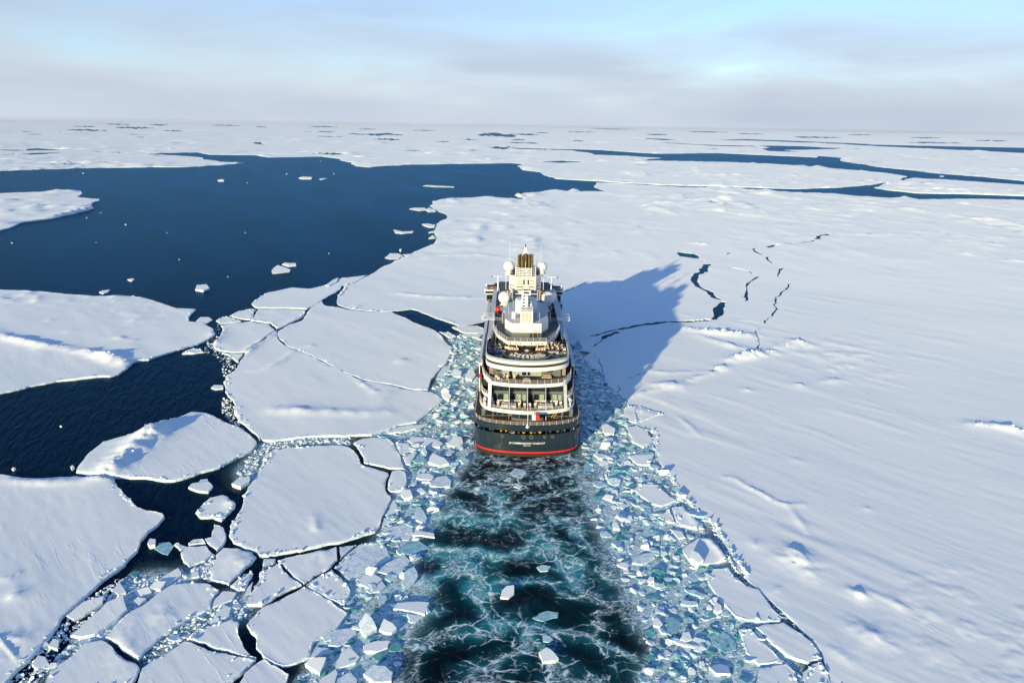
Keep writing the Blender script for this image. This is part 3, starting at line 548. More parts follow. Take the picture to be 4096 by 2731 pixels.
fm = t.math('ADD', t.math('MULTIPLY', net1, t.rng(halo, .14, .5, .02, 1.0)), t.math('MULTIPLY', net2, t.rng(halo, .25, .8, 0, 1.0)))
fm = t.math('MULTIPLY', t.math('ADD', t.math('MULTIPLY', fm, .8), t.math('MULTIPLY', core, .7)), turbA)
lace = t.math('MULTIPLY', t.rng(n2, .50, .60, 0, 1), t.rng(n3, .42, .60, .1, 1))
sf = t.math('MULTIPLY', t.math('MULTIPLY', lace, t.rng(n1, .44, .54, 0, 1.2)), t.rng(sternA, .25, 1.0, 0, .95))
sl = t.math('MULTIPLY', t.math('ADD', t.rng(n3, .47, .60, 0, .75), t.rng(n2, .50, .64, 0, .5)), t.rng(slushA, .1, .6, 0, 1.15))
foam = t.math('MINIMUM', t.math('ADD', fm, t.math('ADD', sf, sl)), 1.0)
deep = t.mix(t.rng(nb_, .42, .62), (.0006, .004, .008), (.0015, .014, .024))
teal = t.mix(t.math('MULTIPLY', band, .8), (.0015, .070, .100), (.035, .29, .34))
c = t.mix(t.math('MINIMUM', t.math('ADD', band, t.math('MULTIPLY', sternA, t.rng(n1, .48, .62, 0, .45))), 1.0), deep, teal)
c = t.mix(t.math('MULTIPLY', slushA, t.rng(n1, .32, .56, .45, 1.0)), c, t.mix(n2, (.16, .42, .49), (.58, .75, .80)))
c = t.mix(foam, c, (.78, .87, .91))
t.set('Base Color', c); t.set('Roughness', t.rng(foam, 0, .6, .2, .8)); t.set('IOR', 1.333); t.set('Specular IOR Level', .08)
nbp = t.bump(t.noise(PA, .7, 5, .6), .5, .35); t.bump(t.math('ADD', foam, n3), .3, .12, nbp)
nx, ny = len(gx), len(gy)
ii = (np.arange(ny - 1)[:, None] * nx + np.arange(nx - 1)[None]).ravel()
quads = np.stack([ii, ii + 1, ii + nx + 1, ii + nx], 1); quads = quads[keep[quads].all(1)]
ids = np.unique(quads); remap = np.full(len(GP), -1); remap[ids] = np.arange(len(ids))
wk = mesh_obj('wake_water', np.column_stack([GP, zw])[ids], remap[quads], 'wake_water', None, None, True)
for nme, v in (('turb', turb), ('stern', sternf), ('slush', slush), ('teal', tealw)): obj_attr(wk, nme, v[ids])
tag(wk, kind='structure')

# ------------------------------------------------------------------ broken ice
def prism(n, r, th, irr, rnd, sag=.12):
    """an irregular plate: bevelled polygon, snow on its top face"""
    an = sorted(rnd.uniform(0, 2 * math.pi) if irr > .9 else 2 * math.pi * (i + rnd.uniform(-.36, .36)) / n for i in range(n))
    rr = [r * rnd.uniform(1 - irr, 1.0) for _ in an]; sx = rnd.uniform(.62, 1)
    tx_, ty_ = rnd.uniform(-.08, .08), rnd.uniform(-.08, .08); top = [(q * math.cos(b), sx * q * math.sin(b), th * .5 + tx_ * q * math.cos(b) + ty_ * q * math.sin(b)) for q, b in zip(rr, an)]
    lip = [(x * 1.04, y * 1.04, z - th * .16) for x, y, z in top]
    bot = [(x * rnd.uniform(.86, 1.0), y * rnd.uniform(.86, 1.0), -th * .5) for x, y, z in top]
    V = top + lip + bot; Fc = [tuple(range(n))]; mi = [0]
    for i in range(n):
        j = (i + 1) % n
        Fc += [(n + i, n + j, j, i), (2 * n + i, 2 * n + j, n + j, n + i)]; mi += [0, 1]
    Fc.append(tuple(range(3 * n - 1, 2 * n - 1, -1))); mi.append(1)
    return V, Fc, mi
def hull_block(rnd, flat=.6):
    bm = bmesh.new()
    for _ in range(11):
        v = Vector((rnd.gauss(0, 1), rnd.gauss(0, 1), rnd.gauss(0, 1))).normalized(); bm.verts.new((v.x, v.y * rnd.uniform(.6, 1), v.z * flat))
    bmesh.ops.convex_hull(bm, input=bm.verts); 
    for v in [v for v in bm.verts if not v.link_faces]: bm.verts.remove(v)
    bm.verts.index_update(); V = [tuple(v.co) for v in bm.verts]; Fc = [tuple(v.index for v in f.verts) for f in bm.faces]
    mi = [0 if f.normal.z > .45 else 1 for f in bm.faces]; bm.free(); return V, Fc, mi
CLASS = {'white': ('snow', 'ice_white'), 'pale': ('ice_white', 'ice_pale'), 'blue': ('ice_pale', 'ice_blue'), 'teal': ('ice_blue', 'ice_teal'), 'drowned': ('ice_teal', 'ice_teal')}
rnd = random.Random(5)
TPL = {}
for kd, mats in CLASS.items():
    TPL[kd] = []
    for k in range(9):
        V, Fc, mi = prism(rnd.choice([5, 6, 7, 8, 9, 11]), 1.0, rnd.uniform(.2, .45), rnd.uniform(.2, .5), rnd) if k < 6 else hull_block(rnd, rnd.uniform(.4, .7))
        me = bpy.data.meshes.new('ice_chunk'); me.from_pydata(V, [], Fc)
        for m in mats: me.materials.append(MATS[m])
        me.polygons.foreach_set('material_index', np.array(mi, np.int32)); me.update(); TPL[kd].append((me, V, Fc, mi))
BUSY = [FLOES[k][1][0] for k in FLOES if k not in ('pack_ice',)]
def free_pts(P): 
    m = np.ones(len(P), bool)
    for L in BUSY:
        lo, hi = L.min(0), L.max(0); s = np.nonzero(m & (P[:, 0] > lo[0]) & (P[:, 0] < hi[0]) & (P[:, 1] > lo[1]) & (P[:, 1] < hi[1]))[0]
        if len(s): m[s] = ~inside(P[s], [L])
    # the hull stands here
    m &= ~((np.abs(P[:, 0]) < 14.8) & (P[:, 1] > 162.5) & (P[:, 1] < 300)); return m
def sample(zone, n):
    L = ground(px(zone)) if isinstance(zone, str) else ground(zone); lo, hi = L.min(0), L.max(0)
    P = RNG.uniform(lo, hi, (n, 2)); P = P[inside(P, [L])]; return P[free_pts(P)]
PLACED = np.zeros((0, 3))
def chunk(x, y, r, kd, label, group=None, k=None, tilt=None, rot=None, z=None, zs=1.0):
    global PLACED
    k = rnd.randrange(9) if k is None else k
    o = bpy.data.objects.new('ice_chunk', TPL[kd][k][0]); th = .3 * r
    tl = rnd.gauss(0, .13) if tilt is None else tilt
    o.rotation_euler = (tl, rnd.gauss(0, .1) if tilt is None else 0, rnd.uniform(0, 6.28) if rot is None else rot)
    o.scale = (r, r, r * zs if k < 6 else r)
    o.location = (x, y, (.10 * r + .12 if kd != 'drowned' else -.02) if z is None else z)
    link(o); tag(o, label, 'ice chunk', group); PLACED = np.vstack([PLACED, (x, y, r)]); return o
def pack(zone, nmax, rlo, rhi, label_of, tries=6000, pw=2.2, kinds=('white', 'white', 'pale', 'pale', 'blue', 'teal', 'drowned')):
    P = sample(zone, tries); n = 0
    for p, u in zip(P, np.sort(RNG.uniform(0, 1, len(P)))[::1] if False else RNG.uniform(0, 1, len(P))):
        if n >= nmax: break
        r = rlo + (rhi - rlo) * (1 - u) ** pw * (1 if n > nmax * .25 else 1.0)
        if n < nmax * .2: r = rlo + (rhi - rlo) * (.55 + .45 * u)
        d = np.hypot(PLACED[:, 0] - p[0], PLACED[:, 1] - p[1]) - .78 * PLACED[:, 2]
        if len(d) and d.min() < .74 * r: continue
        kd = rnd.choice(kinds); lb, g = label_of(kd); chunk(p[0], p[1], r, kd, lb, g, tilt=rnd.gauss(0, .28) if rnd.random() < .22 else None); n += 1
    return n
LOOK = {'white': 'snow-white ice slab', 'pale': 'pale frosted ice chunk', 'blue': 'light blue bare ice block', 'teal': 'blue-green wet ice block', 'drowned': 'dark teal slab awash at the waterline'}
# single pieces one can point to ------------------------------------------------
def slab(pts, label, th=.9, kd='white', tilt=(0, 0), z=None, name='ice_chunk', cat='ice chunk', group=None):
    global PLACED
    L = ground(px(pts)); L = L if area2(L) > 0 else L[::-1]; c = L.mean(0); Q = rough_edge(L, .05, 22) - c; n = len(Q)
    hz = np.zeros(n)
    top = [(x, y, th * .5 + h + x * tilt[0] + y * tilt[1]) for (x, y), h in zip(Q, hz)]
    V = top + [(x * 1.02, y * 1.02, z_ - .14 * th) for x, y, z_ in top] + [(x * .95, y * .95, z_ - th) for x, y, z_ in top]
    Fc = [tuple(range(n))]; mi = [0]
    for i in range(n):
        j = (i + 1) % n; Fc += [(n + i, n + j, j, i), (2 * n + i, 2 * n + j, n + j, n + i)]; mi += [0, 1]
    o = mesh_obj(name, V, Fc, CLASS[kd], None, mi, False); o.location = (c[0], c[1], th * .12 if z is None else z)
    PLACED = np.vstack([PLACED, (c[0], c[1], .75 * np.abs(Q).max())]); return tag(o, label, cat, group)
for p, lb, th, kd, tl in [
  ('F 705,1030 735,985 840,978 975,982 960,1015 940,1070 850,1050 780,1035', 'long flat slab reaching into the dark water left of the wake', 1.1, 'white', (0, 0)),
  ('F 600,1190 635,1120 700,1155 730,1190 690,1220 640,1215', 'snowy diamond block left of the dark wake water', 1.6, 'white', (.08, .1)), ('F 445,1150 500,1090 545,1130 580,1190 500,1235 465,1205', 'tall peaked white block among the lower left brash', 1.8, 'pale', (.12, .2)),
  ('F 40,1450 90,1415 200,1415 150,1520 120,1500', 'bright triangular block at the bottom of the left brash', 1.5, 'white', (.05, .1)), ('F 215,1300 250,1190 400,1165 425,1210 360,1270 290,1310', 'broad frosted slab with lumps on it in the lower left brash', .9, 'pale', (0, 0)),
  ('F 270,1480 310,1360 370,1320 450,1390 420,1430', 'wide snowy slab below the frosted slab with lumps', .9, 'white', (0, .02)), ('F 480,1310 560,1280 680,1275 660,1320 600,1350 485,1350', 'oblong slab with a white front edge beside the dark water', 1.2, 'white', (0, .03)),
  ('F 75,1395 120,1310 200,1320 250,1340 160,1370', 'frosted splinter at the left rim of the brash', .8, 'pale', (0, 0)), ('F 160,1225 200,1195 250,1195 235,1260 190,1270', 'snow-dusted wedge at the upper rim of the lower left brash', .8, 'pale', (0, 0)),
  ('F 150,1568 180,1540 270,1480 285,1510 260,1600 140,1620', 'large slab cut by the bottom edge, left of the wake', .9, 'white', (0, 0)), ('F 270,1600 290,1550 380,1500 430,1560 420,1640', 'frosted slab cut by the bottom edge, nearer the wake', .9, 'pale', (0, 0)), ('F 480,1530 560,1470 640,1475 700,1520 690,1580 560,1590', 'round-fronted pale block at the bottom of the left brash', 1.5, 'pale', (0, .06)),
  ('F 445,840 480,775 560,765 620,800 520,870 490,850', 'cracked snowy slab beside the grey wet-topped floe', .9, 'white', (0, 0)), ('F 500,885 620,815 650,850 600,890 530,905', 'frosted half-slab below the cracked snowy slab', .8, 'pale', (0, 0)), ('F 590,740 650,680 790,610 830,660 810,700 710,785', 'lumpy blue-grey slab right of the grey wet-topped floe', .8, 'pale', (0, 0)),
  ('F 770,830 790,750 860,710 890,780 860,830 790,885', 'blue-shaded chunk pointing at the open wake, left side', 1.0, 'blue', (.05, .05)), ('F 580,455 660,400 860,365 850,450 820,500 640,475', 'grey frozen plate at the corner of the square floe', .45, 'pale', (0, 0)), ('F 850,455 880,430 1010,455 1015,485 850,470', 'slim slab with a bright front edge left of the churned wake', 1.0, 'white', (0, 0)),
  ('F 735,590 770,540 900,510 970,560 890,600 820,610', 'turquoise slab awash left of the churned wake', .7, 'teal', (0, 0)), ('F 765,140 830,140 850,185 790,200 765,175', 'bright stubby block under the small squarish floe', 1.7, 'white', (.02, .08)), ('F 640,310 710,190 750,335', 'narrow triangular plate beside the square floe', .5, 'white', (0, 0)), ('F 620,395 635,330 720,355 740,345', 'thin wedge plate at the lower right of the square floe', .5, 'white', (0, 0)),
  ('F 880,35 900,5 970,0 1010,25 1000,50 900,45', 'slab with a bright rim below the little lozenge floe', 1.0, 'white', (0, 0)), ('F 975,60 1050,25 1110,25 1140,60 1135,90 1060,105 990,95', 'large frosted slab at the foot of the port brash', .9, 'pale', (0, 0)), ('F 870,300 900,250 960,340 930,375 875,350', 'crumb-covered plate in the left brash', .8, 'pale', (0, 0)),
  ('G 170,1010 180,970 215,940 262,935 262,985 225,1015', 'white slab alone in the dark churned wake', 1.3, 'white', (0, .08)), ('G 430,1385 480,1355 510,1370 562,1425 540,1440 455,1448', 'white angular slab in the wake near the bottom edge', 1.3, 'white', (.02, .06)), ('G 235,160 270,130 330,140 350,170 310,200 260,185', 'pale slab floating just behind the stern', .6, 'blue', (0, 0)),
  ('G 385,1140 410,1110 490,1090 560,1100 555,1135 460,1160', 'drowned turquoise slab in the middle of the wake', .5, 'teal', (0, 0)), ('G 415,800 450,785 510,795 490,825 440,830', 'pale lump awash in mid wake', .8, 'blue', (0, 0)), ('G 455,1265 480,1250 530,1290 500,1305 460,1300', 'blue lump awash above the angular slab', .7, 'blue', (0, 0)), ('G 195,215 210,195 245,195 240,220', 'blue lump behind the port quarter', .6, 'blue', (0, 0)), ('G 260,255 290,238 325,250 300,268', 'white lump in the foam behind the stern', .7, 'pale', (0, 0)),
  ('G 500,455 520,445 605,460 590,490 520,488', 'turquoise slab awash right of mid wake', .5, 'teal', (0, 0)), ('G 930,540 925,510 950,505 970,530 950,545', 'bright boulder at the right rim of the wake', 1.2, 'white', (0, .05)), ('G 1160,895 1175,875 1205,880 1205,905 1170,910', 'bright rounded boulder in the right brash', 1.3, 'white', (0, .05)), ('G 1295,1250 1295,1140 1330,1140 1390,1175 1360,1225 1320,1265', 'big turquoise slab with a white left edge in the right brash', .9, 'teal', (-.08, 0)),
  ('G 1305,1290 1340,1290 1490,1330 1480,1345 1380,1320', 'long white splinter below the big turquoise slab', .8, 'white', (0, 0)), ('G 1380,1290 1400,1250 1440,1245 1460,1290 1420,1305', 'frosted block right of the big turquoise slab', 1.1, 'pale', (0, .1)), ('G 1580,1260 1650,1210 1750,1290 1760,1350 1680,1370 1620,1330', 'wide drowned slab sprinkled with lumps, lower right brash', .4, 'teal', (0, 0)), ('G 1200,1200 1200,1160 1225,1150 1262,1190 1240,1210', 'snowy wedge left of the big turquoise slab', 1.2, 'white', (0, .05)),
  ('G 1450,770 1455,720 1500,740 1535,780 1500,800', 'upright white block on the plate right of the wake', 2.6, 'white', (0, .1)), ('G 1605,1100 1620,1050 1655,1070 1660,1100 1630,1115', 'squat snowy block by the right rim of the brash', 1.4, 'white', (0, .05)), ('G 1385,1050 1400,1025 1490,1035 1500,1055 1440,1065', 'pale ridge of ice in the right brash', 1.0, 'pale', (0, 0)), ('G 1410,950 1480,955 1560,990 1540,1005 1440,975', 'long turquoise slab with a white top, right brash', .8, 'blue', (0, 0)),
  ('G 950,370 985,345 1040,350 1050,375 1000,405', 'rounded flat slab right of the wake, below the stern', .7, 'pale', (0, 0)), ('G 1100,380 1130,370 1185,395 1180,415 1120,405', 'small flat slab under the lump-littered slab', .6, 'pale', (0, 0)), ('G 860,330 880,312 935,325 920,350', 'tilted white slab at the right rim of the wake', .9, 'white', (.1, .1)), ('G 1060,770 1110,715 1210,700 1210,735 1130,780', 'grey-white slab in the middle of the right brash', .7, 'pale', (0, 0)),
  ('G 735,175 740,95 780,90 785,130 770,185', 'long drowned slab off the starboard quarter', .4, 'teal', (0, 0)), ('E 1350,1440 1350,1400 1420,1370 1450,1420 1400,1440', 'white slab port of the wake near the pentagon floe', .9, 'white', (0, 0)), ('E 1410,1430 1530,1395 1580,1430 1570,1480 1450,1475', 'wide frosted slab port of the foaming wake', .8, 'pale', (0, 0)), ('E 1430,1230 1520,1260 1560,1300 1490,1320 1400,1290', 'snow-capped heap port of the stern', 1.5, 'white', (0, .05)),
  ('E 1550,1150 1600,1080 1660,1095 1670,1130 1600,1160', 'big crumbling slab beside the ship\'s port quarter', 1.1, 'white', (0, .06)), ('E 1340,1200 1360,1170 1390,1215 1380,1240', 'turquoise upright shard left of the port brash', 1.6, 'blue', (0, .15)), ('E 1570,1030 1640,1005 1740,1030 1700,1070 1600,1060', 'green drowned slab beside the ship\'s port quarter', .35, 'teal', (0, 0)), ('E 1510,770 1545,745 1580,770 1560,800', 'bright block amid the port-side brash', 1.6, 'white', (0, .12)),
  ('E 1690,625 1740,555 1770,610 1740,640', 'pale upright block close to the ship\'s port side', 1.9, 'pale', (0, .12)), ('E 1570,590 1600,560 1660,580 1650,610 1600,610', 'slanting slab in the port-side brash', 1.3, 'pale', (.1, .1)), ('E 1460,625 1490,560 1530,520 1570,540 1540,590 1500,625', 'long shelf of ice peeling off the great smooth floe', .6, 'pale', (.05, 0)), ('E 1470,650 1520,620 1640,610 1620,640 1540,670', 'flat translucent slab in the port-side brash', .5, 'blue', (0, 0)), ('E 1420,770 1450,740 1510,750 1540,790 1470,800', 'frosted plate under the long diagonal crack\'s end', .6, 'pale', (0, 0)),
  ('I 180,905 205,885 235,915 215,925 180,925', 'upturned turquoise shard in the ship\'s shadow', 2.0, 'teal', (.2, .2)), ('I 130,830 160,805 240,820 300,850 260,880 190,860', 'ice shelf broken off beside the hull in shadow', .7, 'pale', (0, .05)), ('I 380,1500 420,1490 480,1520 470,1560 400,1550', 'lumpy white heap off the starboard quarter', 1.4, 'white', (0, .05))]: slab(p, lb, th, kd, tl)
for p, lb, th in [('A 1252,858 1258,832 1275,820 1335,842 1330,850', 'white wedge floe with a peak, in the open blue water', 1.0), ('A 1297,816 1310,809 1330,812 1358,812 1360,822 1325,825', 'pair of melted white lumps beside the wedge floe', 1.2), ('A 898,935 905,915 950,912 963,930 935,941', 'jagged white growler near the left floe in the blue pool', 1.6),
  ('A 586,886 610,881 618,886 605,893', 'small white growler left of the jagged one', 1.0), ('A 456,944 470,937 505,933 495,945 475,951', 'flat white growler off the top of the left floe', .9), ('A 1373,419 1390,413 1435,416 1430,423 1390,423', 'row of white ice lumps far out in the blue pool', 2.2), ('A 1467,423 1490,419 1502,422 1480,425', 'slim white bit right of the far ice lumps', 1.2), ('A 1000,430 1012,425 1030,428 1028,433 1005,433', 'stubby white growler far out at left of the blue pool', 2.0),
  ('A 1809,656 1850,665 1900,662 1895,670 1850,674 1815,670', 'crescent floe off the right shore of the blue pool', .9), ('A 1943,454 1960,450 2085,457 2085,460 2000,459', 'needle-thin far floe near the right shore of the blue pool', .9), ('A 1880,560 1900,555 1950,555 1965,566 1930,569', 'low floe moored to the ragged right shore', .9), ('A 1955,566 1970,556 1995,565 2002,573 1970,575', 'hummocky floe touching the ragged right shore', 1.6),
  ('A 1938,631 1965,629 2000,635 1995,645 1970,645', 'notched floe below the ragged bay on the right shore', 1.2), ('A 1968,668 1985,662 1998,668 1975,671', 'small bit under the notched floe', .8), ('A 1975,690 1990,682 2000,695 1968,698', 'lump of ice close in under the right shore', 1.2), ('A 1768,785 1790,765 1830,766 1850,775 1830,790 1790,791', 'broken white slab off the point near the ship', .8), ('A 1835,752 1845,747 1842,756', 'upright white tooth of ice off the point near the ship', 2.0), ('A 1850,770 1890,766 1897,774 1870,780', 'thin slab inshore of the white tooth', .7),
  ('A 1495,915 1530,890 1555,880 1545,900 1510,918', 'crumbled heap at the tip of the ice point', 1.4), ('B 1963,408 1980,407 1985,411 1965,412', 'white bit afloat in the far right lead', 1.2), ('C 1320,230 1350,205 1400,205 1428,222 1390,245 1340,243', 'round snowy floe in the mouth of the blue pool', .8),
  ('C 1222,640 1222,640 1222,640', '', 0), ('C 1420,680 1440,662 1500,665 1500,685 1450,690', 'clump of brash clinging to the drifted floe', .8), ('C 1268,1355 1290,1330 1400,1315 1432,1350 1400,1385 1330,1378', 'rounded floe with an ice cap in the dark channel', 1.0), ('C 1320,1330 1350,1300 1395,1295 1400,1310', 'thin plate propped on the rounded channel floe', .7), ('C 1560,1340 1600,1305 1680,1290 1680,1320 1620,1360', 'turquoise-footed heap by the square floe', 1.6),
  ('D 995,480 1010,450 1050,455 1045,490 1010,498', 'white boulder in the neck of the dark channel', 1.5), ('D 1040,500 1070,460 1140,455 1170,480 1130,540 1090,530', 'turquoise slab awash beside the white boulder', .4), ('C 476,1218 490,1208 502,1220 485,1232', 'small white lump off the wedge floe\'s lower tip', 1.2), ('C 80,1228 95,1218 110,1228 95,1235', 'white star-shaped lump in the dark pool', .9), ('C 402,937 410,932 416,939', 'lone white bit in the middle of the dark pool', .6)]:
    if th: slab(p, lb, th, 'teal' if 'turquoise slab' in lb else 'white')
for p, lb, th, tl in [('D 450,960 560,875 700,835 690,880 600,935 500,985', 'upper snowy slab in the lower left brash river', 1.1, (0, .05)), ('D 592,1000 720,885 830,835 858,930 780,1000 640,1090 560,1108 480,1100', 'biggest snowy block in the lower left brash river', 1.5, (.02, .02)), ('D 752,790 800,733 848,800 800,818', 'small slab beside the broad smooth floe\'s edge', .8, (0, 0)), ('D 900,792 1000,770 1020,800 950,830', 'tilted blue-white slab in mid brash river', 1.0, (.05, .1)),
   ('D 1070,720 1200,640 1222,680 1120,752', 'long slab at the head of the lower left brash river', .9, (0, .03)), ('D 1000,780 1040,740 1120,740 1080,790', 'peaked lump below the long slab of the brash river', 1.3, (.05, .1)), ('D 890,870 930,840 985,850 940,885', 'white lump at the waist of the brash river', 1.2, (0, .05)), ('D 870,670 905,645 945,650 910,690', 'dark drowned slab at the end of the channel', .3, (0, 0)), ('D 330,1170 360,1120 400,1130 390,1190', 'white block in the lower end of the brash river', 1.2, (0, 0)), ('D 220,1290 260,1230 310,1240 330,1280 260,1320', 'snowy slab near the bottom left corner', 1.0, (0, 0)),
   ('D 1430,900 1450,840 1500,790 1590,800 1560,850 1500,870', 'cracked plate between kite floe and streaked floe', .7, (0, 0)), ('D 1440,960 1500,880 1555,900 1540,960 1470,985', 'blue-rimmed plate under the cracked plate', .7, (0, 0)), ('D 1640,830 1660,780 1700,730 1690,800', 'thin upright plate left of the kite floe', .9, (0, 0)), ('D 1290,660 1330,655 1340,690 1290,700', 'small lump in the fork of cracks', .7, (0, 0))]: slab(p, lb, th, 'drowned' if 'drowned' in lb else 'white', tl)
# look-alikes, each still a thing ------------------------------------------------
def lab(where, grp): return lambda kd: ('%s %s' % (LOOK[kd], where), '%s %s' % (LOOK[kd], where))
PORT = px('W 1030,775 1118,765 1110,850 1096,920 1086,980 1086,1052 1000,1060 850,1010 960,950 1000,880 1035,830'); STBD = px('W 1300,770 1330,810 1390,865 1440,925 1470,975 1335,1000 1332,960 1318,860')
pack(PORT, 40, .75, 2.3, lab('in the brash along the ship\'s port side', 'port side brash'))
pack(LEFT_BRASH, 45, .75, 2.4, lab('in the brash left of the wake', 'left brash'))
pack(STBD, 26, .75, 2.2, lab('in shadow along the ship\'s starboard side', 'starboard brash'), kinds=('pale', 'blue', 'blue', 'teal', 'drowned'))
pack(RIGHT_BRASH, 62, .7, 2.2, lab('in the brash right of the wake', 'right brash'))
for k, wh in (('channel', 'in the brash channel above the square floe'), ('lowleft', 'in the brash river at lower left'), ('river', 'in the rubble seam between the lower floes'), ('neck', 'in the brash neck by the blue pool')):
    pack(STRIPS[k], 6, .5, 1.3, lab(wh, k + ' brash'), kinds=('white', 'pale'))
for q in 'A 383,396 1135,439 577,632 767,669 1127,668 441,714 823,792 1047,871 1317,399 1533,398 1473,340 401,601 1511,764 55,716 462,577'.split()[1:]:
    p = ground(px('A ' + q))[0]; chunk(p[0], p[1], .0011 * math.hypot(p[0], p[1]) * rnd.uniform(.8, 1.5), 'white', 'tiny white ice bit adrift in the open blue water', 'ice bits in the blue pool', k=7)

# the crumbs between them: nobody could count these
def scatter(name, P, rlo, rhi, kinds, z0=.06, pw=2.0, parent=None, Z=None, fl=1.0):
    Vs = []; Fs = []; Ms = []; off = 0; allm = []
    for m in ('snow', 'ice_white', 'ice_pale', 'ice_blue', 'ice_teal'): allm.append(m)
    lut = {m: i for i, m in enumerate(allm)}
    for i, p in enumerate(P):
        kd = rnd.choice(kinds); me, V, Fc, mi = TPL[kd][rnd.randrange(6, 9) if rnd.random() < .55 else rnd.randrange(6)]
        r = rlo + (rhi - rlo) * rnd.random() ** pw; a = rnd.uniform(0, 6.28); tx, ty = rnd.gauss(0, .3), rnd.gauss(0, .3)
        R = np.array(Matrix.Rotation(a, 3, 'Z') @ Matrix.Rotation(tx, 3, 'X') @ Matrix.Rotation(ty, 3, 'Y'))
        W = np.array(V) @ R.T * r * (1, 1, fl); zb = (z0 if Z is None else Z[i]) + .12 * r
        Vs.append(W + (p[0], p[1], zb)); Fs += [tuple(q + off for q in f) for f in Fc]; mm = [lut[x] for x in CLASS[kd]]; Ms += [mm[q] for q in mi]; off += len(V)
    o = mesh_obj(name, np.vstack(Vs), Fs, allm, parent, Ms, False); return tag(o, kind='stuff')
kd5 = ('white', 'pale', 'pale', 'pale', 'blue', 'blue', 'teal')
scatter('brash_ice', sample(LEFT_BRASH, 2300), .35, 1.7, kd5 + ('drowned', 'drowned'), fl=.55, pw=2.6); scatter('brash_ice', sample(RIGHT_BRASH, 3200), .35, 1.6, kd5 + ('drowned', 'drowned'), fl=.55, pw=2.6)
scatter('brash_ice', sample(LEFT_BRASH, 13000), .08, .40, ('white', 'pale', 'pale', 'blue', 'blue'), fl=.45, pw=2.4); scatter('brash_ice', sample(RIGHT_BRASH, 16000), .08, .40, ('white', 'pale', 'pale', 'blue', 'blue'), fl=.45, pw=2.4)
loose = sample(px('W 1090,1050 1330,1050 1372,1100 1352,1180 1400,1250 1425,1330 1460,1400 1485,1480 1470,1568 900,1568 935,1470 990,1385 955,1310 962,1240 1005,1180 1032,1110'), 900)
loose = loose[np.abs(loose[:, 0] - (1 + (164 - loose[:, 1]) * .02)) > RNG.uniform(0, 1, len(loose)) ** .35 * (12 + (164 - loose[:, 1]) * .09)]
scatter('brash_ice', loose, .05, .28, ('pale', 'pale', 'blue', 'white'), fl=.4, z0=.3, pw=2.6)
for k, s in STRIPS.items(): scatter('brash_ice', sample(s, 1500), .12, .6, ('white', 'white', 'pale', 'pale'))
# crumbled rims of the floes and rubble on the ridges: parts of their floes
def rim_rubble(key, dens=.9, rlo=.10, rhi=.62, keepf=None, seed=0):
    o, loops = FLOES[key]; L = loops[0]; P = []; Z = []
    for a, b in zip(L, np.roll(L, -1, 0)):
        if min(a[1], b[1]) < 60 or max(a[1], b[1]) > 520: continue
        ln = np.hypot(*(b - a)); f = vnoise(np.array([a[0] * .12]), np.array([a[1] * .12]), 300 + seed)[0]
        if f < .52: continue
        for _ in range(int(ln * dens * (f - .45) * 5 + rnd.random())):
            p = a + (b - a) * rnd.random(); n = np.array([-(b - a)[1], (b - a)[0]]) / (ln + 1e-6); P.append(p + n * abs(rnd.gauss(0, .5)) + n * .1); Z.append(.40 + rnd.uniform(0, .2))
    if len(P) > 5: scatter('edge_rubble', np.array(P), rlo, rhi, ('white', 'white', 'pale'), parent=o, Z=Z)
for i, k in enumerate(list(FLOES)):
    if k in ('pack_ice',) or 'far right' in k: continue
    rim_rubble(k, 1.1 if ('left' in k or 'sheet' in k or 'wedge' in k) else .6, seed=i)
sheet = next(o for k, (o, l) in FLOES.items() if 'sheet right of the ship' in k)
rp = []
for L, hh, w, seed, jag in RIDGES:
    if hh < 1.0 or np.hypot(*(L[-1] - L[0])) < 9 or L[:, 1].min() > 300: continue
    n = int(np.sum(np.hypot(*np.diff(L, axis=0).T)) * hh * .55)
    for _ in range(min(n, 160)):
        k = rnd.randrange(len(L) - 1); p = L[k] + (L[k + 1] - L[k]) * rnd.random(); rp.append((p[0] + rnd.gauss(0, w * .35), p[1] + rnd.gauss(0, w * .35), hh))
rp = np.array(rp); zz = .45 + relief(rp[:, :2], None)
FL = [(k, v) for k, v in FLOES.items() if k != 'pack_ice']; allp = np.arange(len(rp))
for k, (o, loops) in FL:
    m = inside(rp[:, :2], loops)
    if m.sum() > 4: scatter('ridge_rubble', rp[m][:, :2], .2, .85, ('white',), parent=o, Z=list(zz[m] - .1))

# ------------------------------------------------------------------ the ship
flat('white_paint', (.68, .685, .68), .35, var=.04); flat('white_roof', (.50, .52, .54), .6, var=.10); flat('hull_navy', (.013, .025, .038), .22, var=.25); flat('hull_red', (.62, .014, .010), .4)
flat('antifouling', (.026, .017, .015), .7, var=.4); flat('deck_brown', (.060, .042, .030), .7, var=.35); flat('deck_grey', (.060, .072, .085), .7, var=.3); flat('deck_warm', (.105, .075, .040), .65, var=.25)
flat('panel_grey', (.10, .127, .13), .5); flat('vent_cream', (.42, .405, .35), .6); flat('teak', (.33, .135, .035), .5, var=.2); flat('cushion', (.62, .55, .48), .85); flat('taupe', (.24, .20, .165), .85)
flat('black_gear', (.012, .013, .015), .6, var=.4); flat('red_gloss', (.65, .015, .012), .2); flat('orange_paint', (.75, .13, .01), .5); flat('yellow_paint', (.70, .42, .02), .5); flat('blue_tarp', (.01, .06, .28), .6)
flat('table_top', (.33, .33, .34), .3); flat('pool_tile', (.014, .030, .052), .25, var=.3); flat('pool_rim', (.30, .32, .35), .5); flat('steel', (.45, .46, .47), .35, .6)
